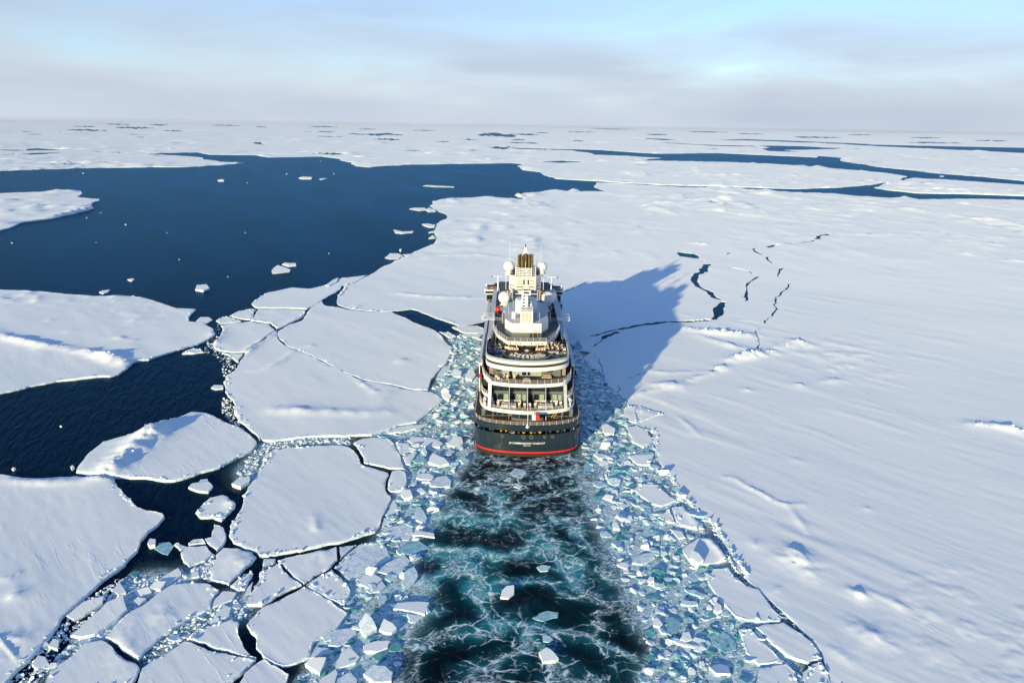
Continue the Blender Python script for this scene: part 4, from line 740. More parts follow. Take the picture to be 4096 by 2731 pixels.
flat('flag_navy', (.012, .018, .045), .8); flat('flag_white', (.78, .78, .80), .8); flat('flag_red', (.70, .015, .02), .8); flat('dark_stripe', (.022, .024, .032), .5); flat('letter_white', (.82, .83, .84), .5)
t = NT('bronze'); f = t.noise(t.coord((1, 1, .25)), 2.5, 5); t.set('Base Color', t.ramp(f, [(.3, (.11, .08, .035)), (.7, (.34, .245, .11))])); t.set('Metallic', .55); t.set('Roughness', .36)
t = NT('window_glass'); t.set('Base Color', (.010, .016, .018)); t.set('Roughness', .06); t.set('Specular IOR Level', .8)
t = NT('curtain'); w = t.n('ShaderNodeTexWave'); w.inputs['Scale'].default_value = 1.6; w.inputs['Distortion'].default_value = 1.5; t.l(t.coord((1, 0, 0)), w.inputs['Vector']); t.set('Base Color', t.ramp(w.outputs[0], [(.2, (.13, .19, .14)), (.8, (.36, .43, .34))])); t.set('Roughness', .8)
t = NT('tub_water'); t.set('Base Color', (.04, .16, .22)); t.set('Roughness', .08); t.bump(t.noise(t.coord(), 4), .2, .05)
t = NT('clear_glass'); t.set('Base Color', (.55, .70, .68)); t.set('Roughness', .05); t.set('Alpha', .28)

class MB:
    def __init__(s): s.v = []; s.f = []
    def add(s, V, Fc):
        k = len(s.v); s.v += [tuple(v) for v in V]; s.f += [tuple(i + k for i in f) for f in Fc]; return s
    def box(s, x0, x1, y0, y1, z0, z1):
        return s.add([(x0, y0, z0), (x1, y0, z0), (x1, y1, z0), (x0, y1, z0), (x0, y0, z1), (x1, y0, z1), (x1, y1, z1), (x0, y1, z1)],
                     [(3, 2, 1, 0), (4, 5, 6, 7), (0, 1, 5, 4), (1, 2, 6, 5), (2, 3, 7, 6), (3, 0, 4, 7)])
    def prism(s, pts, z0, z1, top=None):
        n = len(pts); top = top or pts
        A = sum(pts[i][0] * pts[(i + 1) % n][1] - pts[(i + 1) % n][0] * pts[i][1] for i in range(n))
        if A < 0: pts = pts[::-1]; top = top[::-1]
        return s.add([(x, y, z0) for x, y in pts] + [(x, y, z1) for x, y in top], [tuple(range(n - 1, -1, -1)), tuple(range(n, 2 * n))] + [(i, (i + 1) % n, n + (i + 1) % n, n + i) for i in range(n)])
    def tube(s, p, q, r, n=6, r2=None):
        p, q = Vector(p), Vector(q); d = (q - p).normalized(); a = d.orthogonal().normalized(); b = d.cross(a); r2 = r if r2 is None else r2
        V = [p + (a * math.cos(k * 2 * math.pi / n) + b * math.sin(k * 2 * math.pi / n)) * r for k in range(n)] + [q + (a * math.cos(k * 2 * math.pi / n) + b * math.sin(k * 2 * math.pi / n)) * r2 for k in range(n)]
        return s.add(V, [tuple(range(n - 1, -1, -1)), tuple(range(n, 2 * n))] + [(i, (i + 1) % n, n + (i + 1) % n, n + i) for i in range(n)])
    def path(s, P, r, n=5):
        for a, b in zip(P, P[1:]): s.tube(a, b, r, n)
        return s
    def lathe(s, c, prof, n=20):
        V = []; m = len(prof)
        for k in range(n):
            a = 2 * math.pi * k / n; V += [(c[0] + r * math.cos(a), c[1] + r * math.sin(a), c[2] + z) for r, z in prof]
        Fc = [((k * m + j), ((k + 1) % n) * m + j, ((k + 1) % n) * m + j + 1, k * m + j + 1) for k in range(n) for j in range(m - 1)]
        s.add(V, Fc); k0 = len(s.v) - n * m
        s.f.append(tuple(k0 + k * m for k in range(n))[::-1]); s.f.append(tuple(k0 + k * m + m - 1 for k in range(n))); return s
    def wall(s, P, z0, z1, th=.12, closed=False):
        """an upright band along an outline, th thick inwards (towards +normal); z may be per-point lists"""
        P = [np.array(p, float) for p in P]; n = len(P); z0 = [z0] * n if not hasattr(z0, '__len__') else z0; z1 = [z1] * n if not hasattr(z1, '__len__') else z1
        N = []
        for i in range(n):
            a = P[i - 1] if (i or closed) else P[0]; b = P[(i + 1) % n] if (i < n - 1 or closed) else P[-1]; d = b - a; d /= np.hypot(*d) + 1e-9; N.append(np.array([-d[1], d[0]]))
        V = []
        for p, m, a, b in zip(P, N, z0, z1): q = p + m * th; V += [(*p, a), (*p, b), (*q, b), (*q, a)]
        Fc = []
        for i in range(n if closed else n - 1):
            j = (i + 1) % n
            for e in range(4): g = (e + 1) % 4; Fc.append((4 * i + e, 4 * j + e, 4 * j + g, 4 * i + g))
        if not closed: Fc += [(3, 2, 1, 0), tuple(4 * (n - 1) + e for e in range(4))]
        return s.add(V, Fc)
    def build(s, name, mat, parent=None, smooth=False, label=None):
        o = mesh_obj(name, s.v, s.f, mat, parent, None, smooth)
        bm = bmesh.new(); bm.from_mesh(o.data); bmesh.ops.recalc_face_normals(bm, faces=bm.faces); bm.to_mesh(o.data); bm.free()
        if smooth:
            try: o.data.set_sharp_from_angle(angle=math.radians(38))
            except Exception: pass
        if label: o['label'] = label
        return o
def spline(P, n=6):
    P = [np.array(p, float) for p in P]; out = []
    Q = [2 * P[0] - P[1]] + P + [2 * P[-1] - P[-2]]
    for i in range(1, len(Q) - 2):
        a, b, c, d = Q[i - 1:i + 3]
        for k in range(n):
            t_ = k / n; out.append(.5 * (2 * b + (c - a) * t_ + (2 * a - 5 * b + 4 * c - d) * t_ ** 2 + (3 * b - 3 * c + d - a) * t_ ** 3))
    return out + [P[-1]]
def full(half, n=6, sm=True):
    """starboard half outline from the centreline forward -> whole outline, port bow .. stern .. starboard bow"""
    left = [(-x, y) for x, y in half[::-1]]
    pts = left[:-1] + list(half)
    return [tuple(p) for p in (spline(pts, n) if sm else pts)]

ship = empty('expedition_ship', (0, 163, 0)); tag(ship, 'dark-hulled white expedition cruise ship breaking through the ice, seen from astern', 'ship')
SO = Vector((0, 163, 0))
def part(mb, name, mat, parent=None, smooth=False, label=None):
    o = mb.build(name, mat, parent or ship, smooth, label)
    o.matrix_parent_inverse = Matrix.Translation(-SO) if (parent is None or parent is ship) else Matrix.Identity(4)
    return o
def railing(P, z0, h=1.08, bars=4, gap=1.65, teak=True, r=.021, parent=None, zs=None):
    """rails along a ground outline: top rail, bars and posts, each post an object of its own"""
    P = [tuple(p) for p in P]; zs = zs or [z0] * len(P)
    m = MB()
    for b in range(1, bars + 1): m.path([(x, y, z + h * b / (bars + 1)) for (x, y), z in zip(P, zs)], r, 4)
    ro = part(m, 'railing', 'white_paint', parent)
    part(MB().path([(x, y, z + h) for (x, y), z in zip(P, zs)], .042 if teak else r * 1.2, 5), 'handrail', 'teak' if teak else 'white_paint', ro)
    pm = MB().box(-.03, .03, -.03, .03, 0, h).build('post', 'white_paint', ro); me = pm.data; first = True
    acc = 0; prev = None
    for i, ((x, y), z) in enumerate(zip(P, zs)):
        if prev is not None: acc += math.hypot(x - prev[0], y - prev[1])
        if prev is None or acc >= gap or i == len(P) - 1:
            o = pm if first else link(bpy.data.objects.new('post', me), ro); first = False; o.location = (x, y, z); acc = 0
        prev = (x, y)
    return ro
def sub(mb, name, mat, parent, smooth=False): return mb.build(name, mat, parent, smooth)

# hull -------------------------------------------------------------------------
HALF = [(0, 163.5), (3.5, 163.65), (6.8, 164.1), (9.6, 164.9), (11.6, 165.9), (13.0, 167.1), (13.9, 168.8), (14.2, 171.0), (14.25, 176), (14.3, 190), (14.3, 240), (13.4, 262), (11, 283), (6.5, 301), (0.6, 312)]
OUT = full(HALF, 10)
def off(o, k): return [(x * k, 163.5 + (y - 163.5) * 1.0 + (1 - k) * 10) for x, y in o]
def band_mesh(z0, z1, o0, o1, mat, name, holes=()):
    V = [(x, y, z0) for x, y in o0] + [(x, y, z1) for x, y in o1]; n = len(o0)
    return MB().add(V, [(i, i + 1, n + i + 1, n + i) for i in range(n - 1)])
low = off(OUT, .955); wl = off(OUT, .985)
hullb = band_mesh(-1.2, 0.2, low, wl, None, None); V = [(x, y, .2) for x, y in wl] + [(x, y, 1.2) for x, y in OUT]; n = len(OUT); hullb.add(V, [(i, i + 1, n + i + 1, n + i) for i in range(n - 1)])
part(hullb, 'underwater_hull', 'antifouling', smooth=True, label='rust-dark hull bottom at the waterline')
part(MB().add([(x, y, 1.2) for x, y in OUT] + [(x, y, 1.62) for x, y in OUT], [(i, i + 1, n + i + 1, n + i) for i in range(n - 1)]), 'waterline_stripe', 'hull_red', smooth=True, label='bright red waterline stripe')
WINS = [(-14.3, -13.35), (-13.05, -11.7), (-11.4, -9.25), (-8.9, -5.05), (-4.8, 4.85), (5.15, 8.95), (9.25, 11.35), (11.65, 13.05), (13.35, 14.3)]
ZW0, ZW1, ZT = 6.62, 7.72, 9.2
dense = spline(full(HALF, 1, False), 26); dense = [tuple(p) for p in dense]
hb = MB(); n = len(dense)
def iswin(i):
    x = (dense[i][0] + dense[i + 1][0]) / 2; y = (dense[i][1] + dense[i + 1][1]) / 2
    return y < 171.5 and any(a < x < b for a, b in WINS)
for i in range(n - 1):
    (x0, y0), (x1, y1) = dense[i], dense[i + 1]
    zs = [1.62, ZW0, ZW1, ZT] if y0 < 172.5 else [1.62, ZT + (max(0, y0 - 215) / 97) ** 1.5 * 5.0]
    for a, b in zip(zs, zs[1:]):
        if a == ZW0 and len(zs) == 4 and iswin(i): continue
        za, zb2 = b, b
        if len(zs) == 2: za = ZT + (max(0, y0 - 215) / 97) ** 1.5 * 5; zb2 = ZT + (max(0, y1 - 215) / 97) ** 1.5 * 5
        hb.add([(x0, y0, a), (x1, y1, a), (x1, y1, zb2), (x0, y0, za)], [(0, 1, 2, 3)])
hull = part(hb, 'hull', 'hull_navy', smooth=True, label='dark navy hull')
def at_x(x):
    for i in range(n - 1):
        (x0, y0), (x1, y1) = dense[i], dense[i + 1]
        if y0 < 173 and y1 < 173 and x0 <= x <= x1: return y0 + (y1 - y0) * (x - x0) / (x1 - x0 + 1e-9)
    return 170
# openings of the mooring deck: frame, and the gear inside
for a, b in WINS:
    k = 10; xs = [max(-14.15, min(14.15, a + (b - a) * i / k)) for i in range(k + 1)]
    fr = MB()
    for z in (ZW0, ZW1): fr.path([(x, at_x(x) - .02, z) for x in xs], .06, 5)
    for x in (xs[0], xs[-1]): fr.tube((x, at_x(x) - .02, ZW0), (x, at_x(x) - .02, ZW1), .06, 5)
    part(fr, 'opening_frame', 'hull_navy')
ins = [(x * .96, y + .9) for x, y in dense if y < 174]
part(MB().add([(x, y, 5.6) for x, y in ins] + [(0, 176, 5.6)], [tuple(range(len(ins) + 1))]), 'mooring_deck', 'deck_grey')
part(MB().box(-13.2, 13.2, 172.3, 172.5, 5.62, 8.9), 'mooring_bulkhead', 'black_gear')
for x, y, c, r in [(-3.9, 165.3, 'white_roof', .75), (-2.2, 165.2, 'panel_grey', .38), (-.9, 165.2, 'yellow_paint', .42), (1.1, 165.2, 'yellow_paint', .45), (2.1, 165.3, 'panel_grey', .4), (3.4, 165.6, 'yellow_paint', .5), (-6.9, 166.1, 'yellow_paint', .3), (-5.6, 166.2, 'yellow_paint', .28), (6.2, 166.2, 'yellow_paint', .32), (8.2, 166.6, 'panel_grey', .55), (10.1, 167.4, 'panel_grey', .45), (-9.8, 167, 'panel_grey', .4), (12.1, 168.2, 'blue_tarp', .35), (-12.3, 168.3, 'blue_tarp', .3), (12.6, 168.6, 'vent_cream', .35), (-12.8, 168.8, 'vent_cream', .35)]:
    part(MB().lathe((x, y, 5.62), [(r * 1.15, 0), (r * 1.15, .12), (r * .7, .16), (r * .62, .75), (r, .85), (r, 1.0), (.05, 1.05)], 12), 'mooring_bollard', c)
for x, r in [(-6.6, .34), (-1.04, .46), (1.08, .46), (4.6, .36), (6.72, .36)]:
    y = at_x(x); m = MB(); 
    for k in range(14):
        a, b = 2 * math.pi * k / 14, 2 * math.pi * (k + 1) / 14; m.tube((x + r * math.cos(a), y - .03, 5.95 + r * math.sin(a)), (x + r * math.cos(b), y - .03, 5.95 + r * math.sin(b)), .09, 5)
    po = part(m, 'fairlead', 'panel_grey', label='round steel fairlead in the transom'); d = MB().tube((x, y - .05, 5.95), (x, y + .02, 5.95), r * .93, 14); sub(d, 'hole', 'black_gear', po)
for x in (-11.2, -9.6, -8.0, 3.0, 8.0, 9.6, 11.2): part(MB().box(x - .16, x + .16, at_x(x) - .05, at_x(x) + .05, 5.78, 5.9), 'drain', 'black_gear')
for x in (-10.8, -7.2, -3.3, 2.2, 5.6): part(MB().box(x - .012, x + .012, at_x(x) - .018, at_x(x) + .02, 7.95, 9.0), 'weld_seam', 'hull_navy')
def text(body, x0, x1, zc, h, name):
    cu = bpy.data.curves.new('t', 'FONT'); cu.body = body; cu.size = 1; cu.align_x = 'CENTER'; cu.resolution_u = 3; cu.offset = .004
    o = bpy.data.objects.new('t', cu); COL.objects.link(o); dg = bpy.context.evaluated_depsgraph_get(); me = bpy.data.meshes.new_from_object(o.evaluated_get(dg)); bpy.data.objects.remove(o)
    v = np.array([q.co[:] for q in me.vertices]); sx = (x1 - x0) / (v[:, 0].max() - v[:, 0].min()); sz = h / (v[:, 1].max() - v[:, 1].min()); cx = (v[:, 0].max() + v[:, 0].min()) / 2
    for q in me.vertices: x = (x0 + x1) / 2 + (q.co.x - cx) * sx; z = zc + (q.co.y - v[:, 1].min()) * sz - h / 2; q.co = (x, at_x(x) - .03, z)
    me.materials.append(MATS['letter_white']); ob = link(bpy.data.objects.new(name, me), ship); ob.matrix_parent_inverse = Matrix.Translation(-SO); return ob
text('LE COMMANDANT CHARCOT', -4.75, 4.75, 4.15, .52, 'name_lettering'); text('MATA UTU', -.95, .95, 3.5, .30, 'port_lettering')

# decks and bands ------------------------------------------------------------------
def slab_part(half, y1, z0, z1, name, mat, n=6, label=None):
    o = [p for p in full(half, n)]; return part(MB().prism(o, z0, z1), name, mat, label=label)
D5 = [(x * .985, y + .2) for x, y in HALF if y < 216] + [(13.9, 250)]
slab_part(D5, 250, 8.9, 9.15, 'promenade_deck', 'deck_brown', label='brown promenade deck')
for k in range(-6, 7): 
    x = k * 2.05
    if abs(x) < 12: part(MB().box(x - .03, x + .03, at_x(min(13, abs(x))) + .5, 169.4, 9.152, 9.158), 'deck_seam', 'black_gear')
railing([(x * .992, y + .12) for x, y in OUT if y < 215], 9.2)
O6 = [(0, 166.0), (5.6, 166.85), (9.8, 168.3), (11.8, 170.1), (12.8, 173.2), (13.2, 177), (13.4, 190), (13.4, 215)]
F6 = full(O6, 8)
part(MB().wall(F6, 11.25, 12.2, .18), 'balcony_band', 'white_paint', smooth=True, label='lower white balcony band')
slab_part([(x * .975, y + .15) for x, y in O6], 215, 11.45, 11.95, 'balcony_deck', 'deck_brown')
O8 = [(0, 170.8), (5.2, 171.25), (9.9, 172.9), (11.4, 176), (12.2, 178.6), (13.0, 186.3), (13.4, 191), (13.4, 215)]
F8 = full(O8, 8)
part(MB().wall(F8, 17.0, [18.0 if abs(x) < 10.0 else 18.5 for x, y in F8], .18), 'balcony_band', 'white_paint', smooth=True, label='upper white balcony band')
slab_part([(x * .975, y + .15) for x, y in O8], 215, 17.3, 17.8, 'balcony_deck', 'deck_brown')
railing([p for p in full([(x * .985, y + .1) for x, y in O6], 8) if abs(p[0]) < 9.65], 12.0, 1.1)
railing([(x * .985, y + .1) for x, y in F8 if abs(x) < 10.6], 18.0, 1.2)
for s in (-1, 1):
    railing([(x * .985, y + .1) for x, y in F8 if x * s > 10.6 and y < 190], 18.5, .8, 2, 1.1)
    railing([(x * .985, y + .1) for x, y in F6 if x * s > 10.6 and y < 190], 12.2, .95, 3, 1.3)
    # leaning pillar between the suites and the side balconies, and the side band of the deck between
    a, b = 9.75 * s, 10.65 * s
    part(MB().add([(a, 168.15, 12.1), (b, 168.75, 12.1), (b, 169.3, 12.1), (a, 168.7, 12.1), (a, 172.65, 17.1), (b, 173.3, 17.1), (b, 173.9, 17.1), (a, 173.3, 17.1)],
                  [(3, 2, 1, 0), (4, 5, 6, 7), (0, 1, 5, 4), (1, 2, 6, 5), (2, 3, 7, 6), (3, 0, 4, 7)]), 'pillar', 'white_paint')
    M7 = spline([(10.5 * s, 170.9), (11.6 * s, 172.3), (12.5 * s, 175.0), (13.0 * s, 180), (13.4 * s, 190), (13.4 * s, 215)], 6)
    if s < 0: M7 = M7[::-1]
    part(MB().wall(M7, 14.0, 14.9, .16), 'balcony_band', 'white_paint', smooth=True, label='side balcony band between two decks')
    M7i = [(x * .985, y + .15) for x, y in M7]; part(MB().prism(M7i + [(9.9 * s, 215), (9.9 * s, 172.0)][::1 if s > 0 else 1], 14.2, 14.5), 'balcony_deck', 'deck_brown')
    railing(M7i[:16] if s > 0 else M7i[-16:], 14.9, .8, 3, 1.2)
    part(MB().box(min(10.9 * s, 12.3 * s), max(10.9 * s, 12.3 * s), 171.9 + .4, 172.35 + .4, 13.55, 13.62), 'slot', 'black_gear')
# house walls, deck by deck
def house(x, y0, y1, z0, z1, mat='panel_grey', name='house_wall'): return part(MB().box(-x, x, y0, y1, z0, z1), name, mat)
house(12.3, 169.7, 285, 9.16, 11.44); house(9.74, 172.9, 200, 11.96, 17.29); house(12.35, 178, 283, 11.97, 17.28, 'black_gear'); house(9.2, 177.4, 230, 17.82, 20.95); house(12.2, 188, 280, 17.83, 20.9, 'black_gear')
def window(x0, x1, y, z0, z1, fill='window_glass', frame='panel_grey', fw=.09):
    f = MB(); 
    for b in ((x0, x1, z0, z0 + fw), (x0, x1, z1 - fw, z1), (x0, x0 + fw, z0 + fw, z1 - fw), (x1 - fw, x1, z0 + fw, z1 - fw)): f.box(b[0], b[1], y - .10, y - .004, b[2], b[3])
    o = part(f, 'window', frame); sub(MB().box(x0 + fw, x1 - fw, y - .05, y - .006, z0 + fw, z1 - fw), 'curtain' if fill == 'curtain' else 'pane', fill, o); return o
# promenade: glass doors and the bay in the middle
for s in (-1, 1):
    xs = [11.4, 8.1, 6.6, 5.0] if s < 0 else [11.4, 9.6, 7.8, 6.2, 4.9]
    for a, b in zip(xs, xs[1:]): window(min(a * s, b * s), max(a * s, b * s), 169.7, 9.35, 11.3)
    part(MB().box(min(11.5 * s, 12.25 * s), max(11.5 * s, 12.25 * s), 169.55, 169.69, 9.2, 10.2), 'louvre', 'panel_grey')
    part(MB().tube((9.2 * s, 168.1, 9.16), (9.2 * s, 168.1, 11.4), .07, 8), 'stanchion', 'steel'); part(MB().tube((4.95 * s, 167.4, 9.16), (4.95 * s, 167.4, 11.4), .09, 8), 'stanchion', 'steel' if s < 0 else 'white_paint')
bay = [(-4.2, 169.6), (-4.2, 167.2), (-2.2, 166.65), (0, 166.5), (2.2, 166.65), (4.2, 167.2), (4.2, 169.6)]
part(MB().prism(bay, 9.17, 11.2), 'bay', 'panel_grey', label='glazed grey bay on the promenade deck')
for (xa, ya), (xb, yb) in zip(bay[1:5], bay[2:6]):
    d = np.array([xb - xa, yb - ya]); nrm = np.array([d[1], -d[0]]) / np.hypot(*d); m = MB(); e0 = np.array([xa, ya]) + d * .04 + nrm * .03; e1 = np.array([xa, ya]) + d * .96 + nrm * .03
    m.wall([e0, e1], 9.85, 11.1, -.04); part(m, 'bay_window', 'window_glass')
part(MB().path([(6.4, 168.9, 9.2), (7.6, 169.2, 10.9)], .06).path([(7.0, 168.8, 9.2), (8.2, 169.1, 10.9)], .06).box(6.3, 8.4, 168.75, 168.82, 9.2, 9.26), 'stair_rail', 'yellow_paint', label='yellow stair rails on the promenade deck')
# the four suites over two decks
Y6 = 172.9
part(MB().box(-9.72, 9.72, Y6 - .28, Y6 - .005, 14.55, 15.25), 'gallery_fascia', 'panel_grey')
for b in range(4):
    x0 = -9.7 + b * 4.87; x1 = x0 + 4.75
    for k in range(3): window(x0 + .12 + k * 1.53, x0 + .12 + (k + 1) * 1.53, Y6, 15.3, 17.1, frame='black_gear', fw=.07)
    if b in (0, 2):
        window(x0 + .3, x0 + 1.3, Y6, 12.0, 14.2); window(x0 + 1.6, x0 + 3.2, Y6, 12.0, 14.4); window(x0 + 3.2, x0 + 4.6, Y6, 12.0, 14.4, 'curtain', 'black_gear')
    else:
        window(x0 + .2, x0 + 1.5, Y6, 12.0, 14.4); window(x0 + 1.6, x0 + 3.2, Y6, 12.0, 14.4, 'curtain', 'black_gear'); window(x0 + 3.5, x0 + 4.4, Y6, 12.0, 14.2, 'curtain', 'steel')
for x in (-4.9, 0, 4.87):
    m = MB(); m.add([(x - .06, 169.2, 12.0), (x + .06, 169.2, 12.0), (x + .06, 172.7, 12.0), (x - .06, 172.7, 12.0), (x - .06, 171.4, 16.99), (x + .06, 171.4, 16.99), (x + .06, 172.7, 16.99), (x - .06, 172.7, 16.99)], [(3, 2, 1, 0), (4, 5, 6, 7), (0, 1, 5, 4), (1, 2, 6, 5), (2, 3, 7, 6), (3, 0, 4, 7)])
    part(m, 'divider', 'panel_grey'); part(MB().tube((x, 166.5 + .04 * x * x, 12.0), (x, 169.0, 14.2), .09, 6).tube((x, 169.0, 14.2), (x, 171.3, 17), .06, 6), 'divider_post', 'white_paint')
    if x: part(MB().lathe((x, 169.1, 14.3), [(.02, 0), (.16, .08), (.02, .2)], 8), 'lamp', 'white_paint')
# upper aft suite
Y8 = 177.4
for x0, x1, fl in [(-6.9, -5.3, 'curtain'), (-5.2, -4.1, 'window_glass'), (-4.0, -2.9, 'curtain'), (-2.9, -1.7, 'curtain'), (-1.6, -.2, 'window_glass'), (-.1, .9, 'window_glass'), (1.0, 2.0, 'curtain'), (2.05, 2.9, 'curtain'), (2.95, 3.8, 'curtain')]: window(x0, x1, Y8, 17.95, 20.5, fl, 'white_roof')
window(5.3, 7.1, Y8, 19.0, 20.2); part(MB().box(-8.6, -7.6, 177.1, 177.39, 19.2, 19.6), 'wall_lamp', 'black_gear')
for s in (-1, 1): part(MB().box(min(9.4 * s, 10.6 * s), max(9.4 * s, 10.6 * s), 178.2, 179.5, 17.85, 20.3), 'locker', 'taupe'); part(MB().box(min(9.5 * s, 11.3 * s), max(9.5 * s, 11.3 * s), 182, 187, 17.86, 20.8), 'stair_trunk', 'black_gear')
# lower side walls with their wide caps, and the dark slot between them and the upper tier
for s in (-1, 1):
    part(MB().box(min(13.62 * s, 13.86 * s), max(13.62 * s, 13.86 * s), 187.2, 262, 9.2, 17.6), 'side_wall', 'white_paint'); part(MB().box(min(12.95 * s, 13.95 * s), max(12.95 * s, 13.95 * s), 186.4, 258, 17.62, 18.35), 'side_cap', 'white_paint')
    part(MB().box(min(13.6 * s, 13.85 * s), max(13.6 * s, 13.85 * s), 186.6, 187.1, 11.9, 17.6), 'pillar', 'white_paint')
    part(MB().box(min(12.5 * s, 12.6 * s), max(12.5 * s, 12.6 * s), 182, 250, 17.9, 19.2), 'side_glass', 'window_glass')
    for k in range(9): part(MB().box(min(12.62 * s, 12.9 * s), max(12.62 * s, 12.9 * s), 184 + 3.2 * k, 184.12 + 3.2 * k, 18.0, 18.6), 'bracket', 'black_gear')
    part(MB().box(min(13.88 * s, 14.9 * s), max(13.88 * s, 14.9 * s), 189.5, 190.3, 13.6, 14.4).box(min(14.0 * s, 14.7 * s), max(14.0 * s, 14.7 * s), 189.7, 190.1, 14.4, 15.0), 'side_lamp', 'black_gear'); part(MB().lathe((13.45 * s, 184.4, 14.6), [(.3, 0), (.3, 1.1), (.05, 1.2)], 10), 'life_ring_case', 'red_gloss')

# drum, pool terrace ------------------------------------------------------------
O9 = [(0, 173.4), (4.7, 174.0), (8.65, 175.7), (10.8, 177.7), (11.55, 180.2), (11.8, 184), (11.9, 192), (11.9, 200)]
F9 = full(O9, 8)
part(MB().wall(F9, 20.55, 21.70, .2), 'terrace_drum', 'white_paint', smooth=True, label='rounded white aft wall below the dark stripe'); part(MB().wall([(x * .998, y + .02) for x, y in F9], 21.702, 22.44, .2), 'drum_stripe', 'dark_stripe', smooth=True, label='dark stripe round the aft terrace'); part(MB().wall(F9, 22.442, 23.2, .22), 'terrace_rim', 'white_paint', smooth=True, label='white rim of the aft terrace')
part(MB().wall([(x * .985, y + .12) for x, y in F9 if y < 188], 23.2, 23.75, .02), 'glass_screen', 'clear_glass')
part(MB().prism(full([(x * .98, y + .25) for x, y in O9], 8), 20.58, 20.78), 'terrace_base', 'pool_tile')
def disc(cx, cy, r, z0, z1, name, mat, n=40, r2=None): return part(MB().lathe((cx, cy, 0), [(r, z0), (r, z1), (r - .02, z1 + .005)], n), name, mat)
CY = 186.6
for r, z in ((8.9, 20.92), (8.2, 21.06), (7.5, 21.2)): disc(0, CY, r, 20.785, z, 'terrace_step', 'pool_tile')
disc(0, CY, 7.0, 20.79, 21.32, 'terrace_floor', 'deck_brown')
rim = [(7.05 * math.cos(a), CY + 7.05 * math.sin(a)) for a in np.linspace(math.pi * 1.02, math.pi * 1.98, 40)]
part(MB().wall(rim, 21.33, 21.8, .3), 'terrace_bench', 'pool_rim', smooth=True, label='curved pale bench round the sunken terrace')
part(MB().box(-11.4, 11.4, 188.6, 200, 20.8, 21.28), 'terrace_deck', 'deck_warm'); part(MB().box(-6.8, 6.8, 186.8, 188.55, 21.33, 21.345), 'terrace_mat', 'deck_warm')
for s in (-1, 1):
    part(MB().box(min(6.2 * s, 9.2 * s), max(6.2 * s, 9.2 * s), 187.6, 188.5, 20.8, 21.75), 'plinth', 'pool_rim'); part(MB().box(min(9.2 * s, 11.4 * s), max(9.2 * s, 11.4 * s), 188.35, 188.59, 20.8, 21.3), 'pool_kerb', 'pool_rim')
    st_ = MB()
    for k in range(4): st_.box(min(8.4 * s, 10.3 * s), max(8.4 * s, 10.3 * s), 187.2 + .3 * k, 187.5 + .3 * k, 20.79, 20.9 + .12 * k)
    part(st_, 'pool_steps', 'panel_grey'); part(MB().path([(8.4 * s, 187, 21.7), (8.4 * s, 188.6, 22.3), (8.4 * s, 188.6, 21.3)], .04).path([(10.3 * s, 187, 21.7), (10.3 * s, 188.6, 22.3), (10.3 * s, 188.6, 21.3)], .04), 'step_rail', 'steel')
    part(MB().box(min(10.5 * s, 10.6 * s), max(10.5 * s, 10.6 * s), 190, 204, 21.3, 23.9), 'glass_screen', 'window_glass'); part(MB().box(min(10.65 * s, 11.4 * s), max(10.65 * s, 11.4 * s), 190, 206, 21.3, 22.0), 'side_bench', 'white_roof')
house(8.6, 196.5, 240, 21.3, 23.45, 'white_paint')
part(MB().wall(spline([(-6.5, 195.2), (-3, 194.2), (0, 193.9), (3, 194.2), (6.5, 195.2)], 6), 21.3, 22.6, .2), 'bar_front', 'vent_cream', smooth=True)
for x in (-5.3, 5.3, -3.0, 3.0): part(MB().tube((x, 189.6, 21.3), (x, 189.6, 23.5), .1, 8), 'stanchion', 'white_paint')

# overhanging upper deck -----------------------------------------------------------
O10 = [(0, 187.8), (5.6, 188.1), (6.1, 188.8), (8.9, 195.1), (9.6, 198.5), (10.3, 202), (10.4, 262)]
F10 = full(O10, 1, False)
part(MB().wall(F10, 23.5, 24.55, .2), 'deck_fascia', 'white_paint', label='white edge of the overhanging upper deck'); part(MB().prism(full([(x * .975, y + .22) for x, y in O10], 1, False), 23.7, 24.2), 'upper_deck', 'deck_grey')
dn = []
for a, b in zip(F10[1:-1], F10[2:-1]):
    L_ = math.hypot(b[0] - a[0], b[1] - a[1]); k = max(1, int(L_ / 1.6)); dn += [(a[0] + (b[0] - a[0]) * i / k, a[1] + (b[1] - a[1]) * i / k) for i in range(k)]
dn.append(F10[-2]); railing([(x * .985, y + .12) for x, y in dn if y < 204], 24.55, 1.1, 4, 1.55, teak=False)
for i, x in enumerate((-5.0, -2.0, 1.2, 4.2)):
    part(MB().lathe((x, 187.75, 23.8), [(.12, 0), (.16, .3), (.05, .34)], 8), 'floodlight', 'black_gear')
for x in (-3.6, 2.6): part(MB().box(x - .5, x + .5, 187.3, 187.72, 23.75, 24.0), 'speaker_box', 'white_roof')
stp = MB()
for k in range(12): stp.box(-10.3, -9.3, 191 + .85 * k, 191.75 + .85 * k, 21.35 + .26 * k, 21.42 + .26 * k)
so = part(stp, 'stairway', 'taupe', label='steep stairway to the upper deck, port side'); sub(MB().path([(-9.25, 191, 22.3), (-9.25, 201.2, 25.4)], .05).path([(-10.35, 191, 22.3), (-10.35, 201.2, 25.4)], .05), 'handrail', 'white_paint', so)
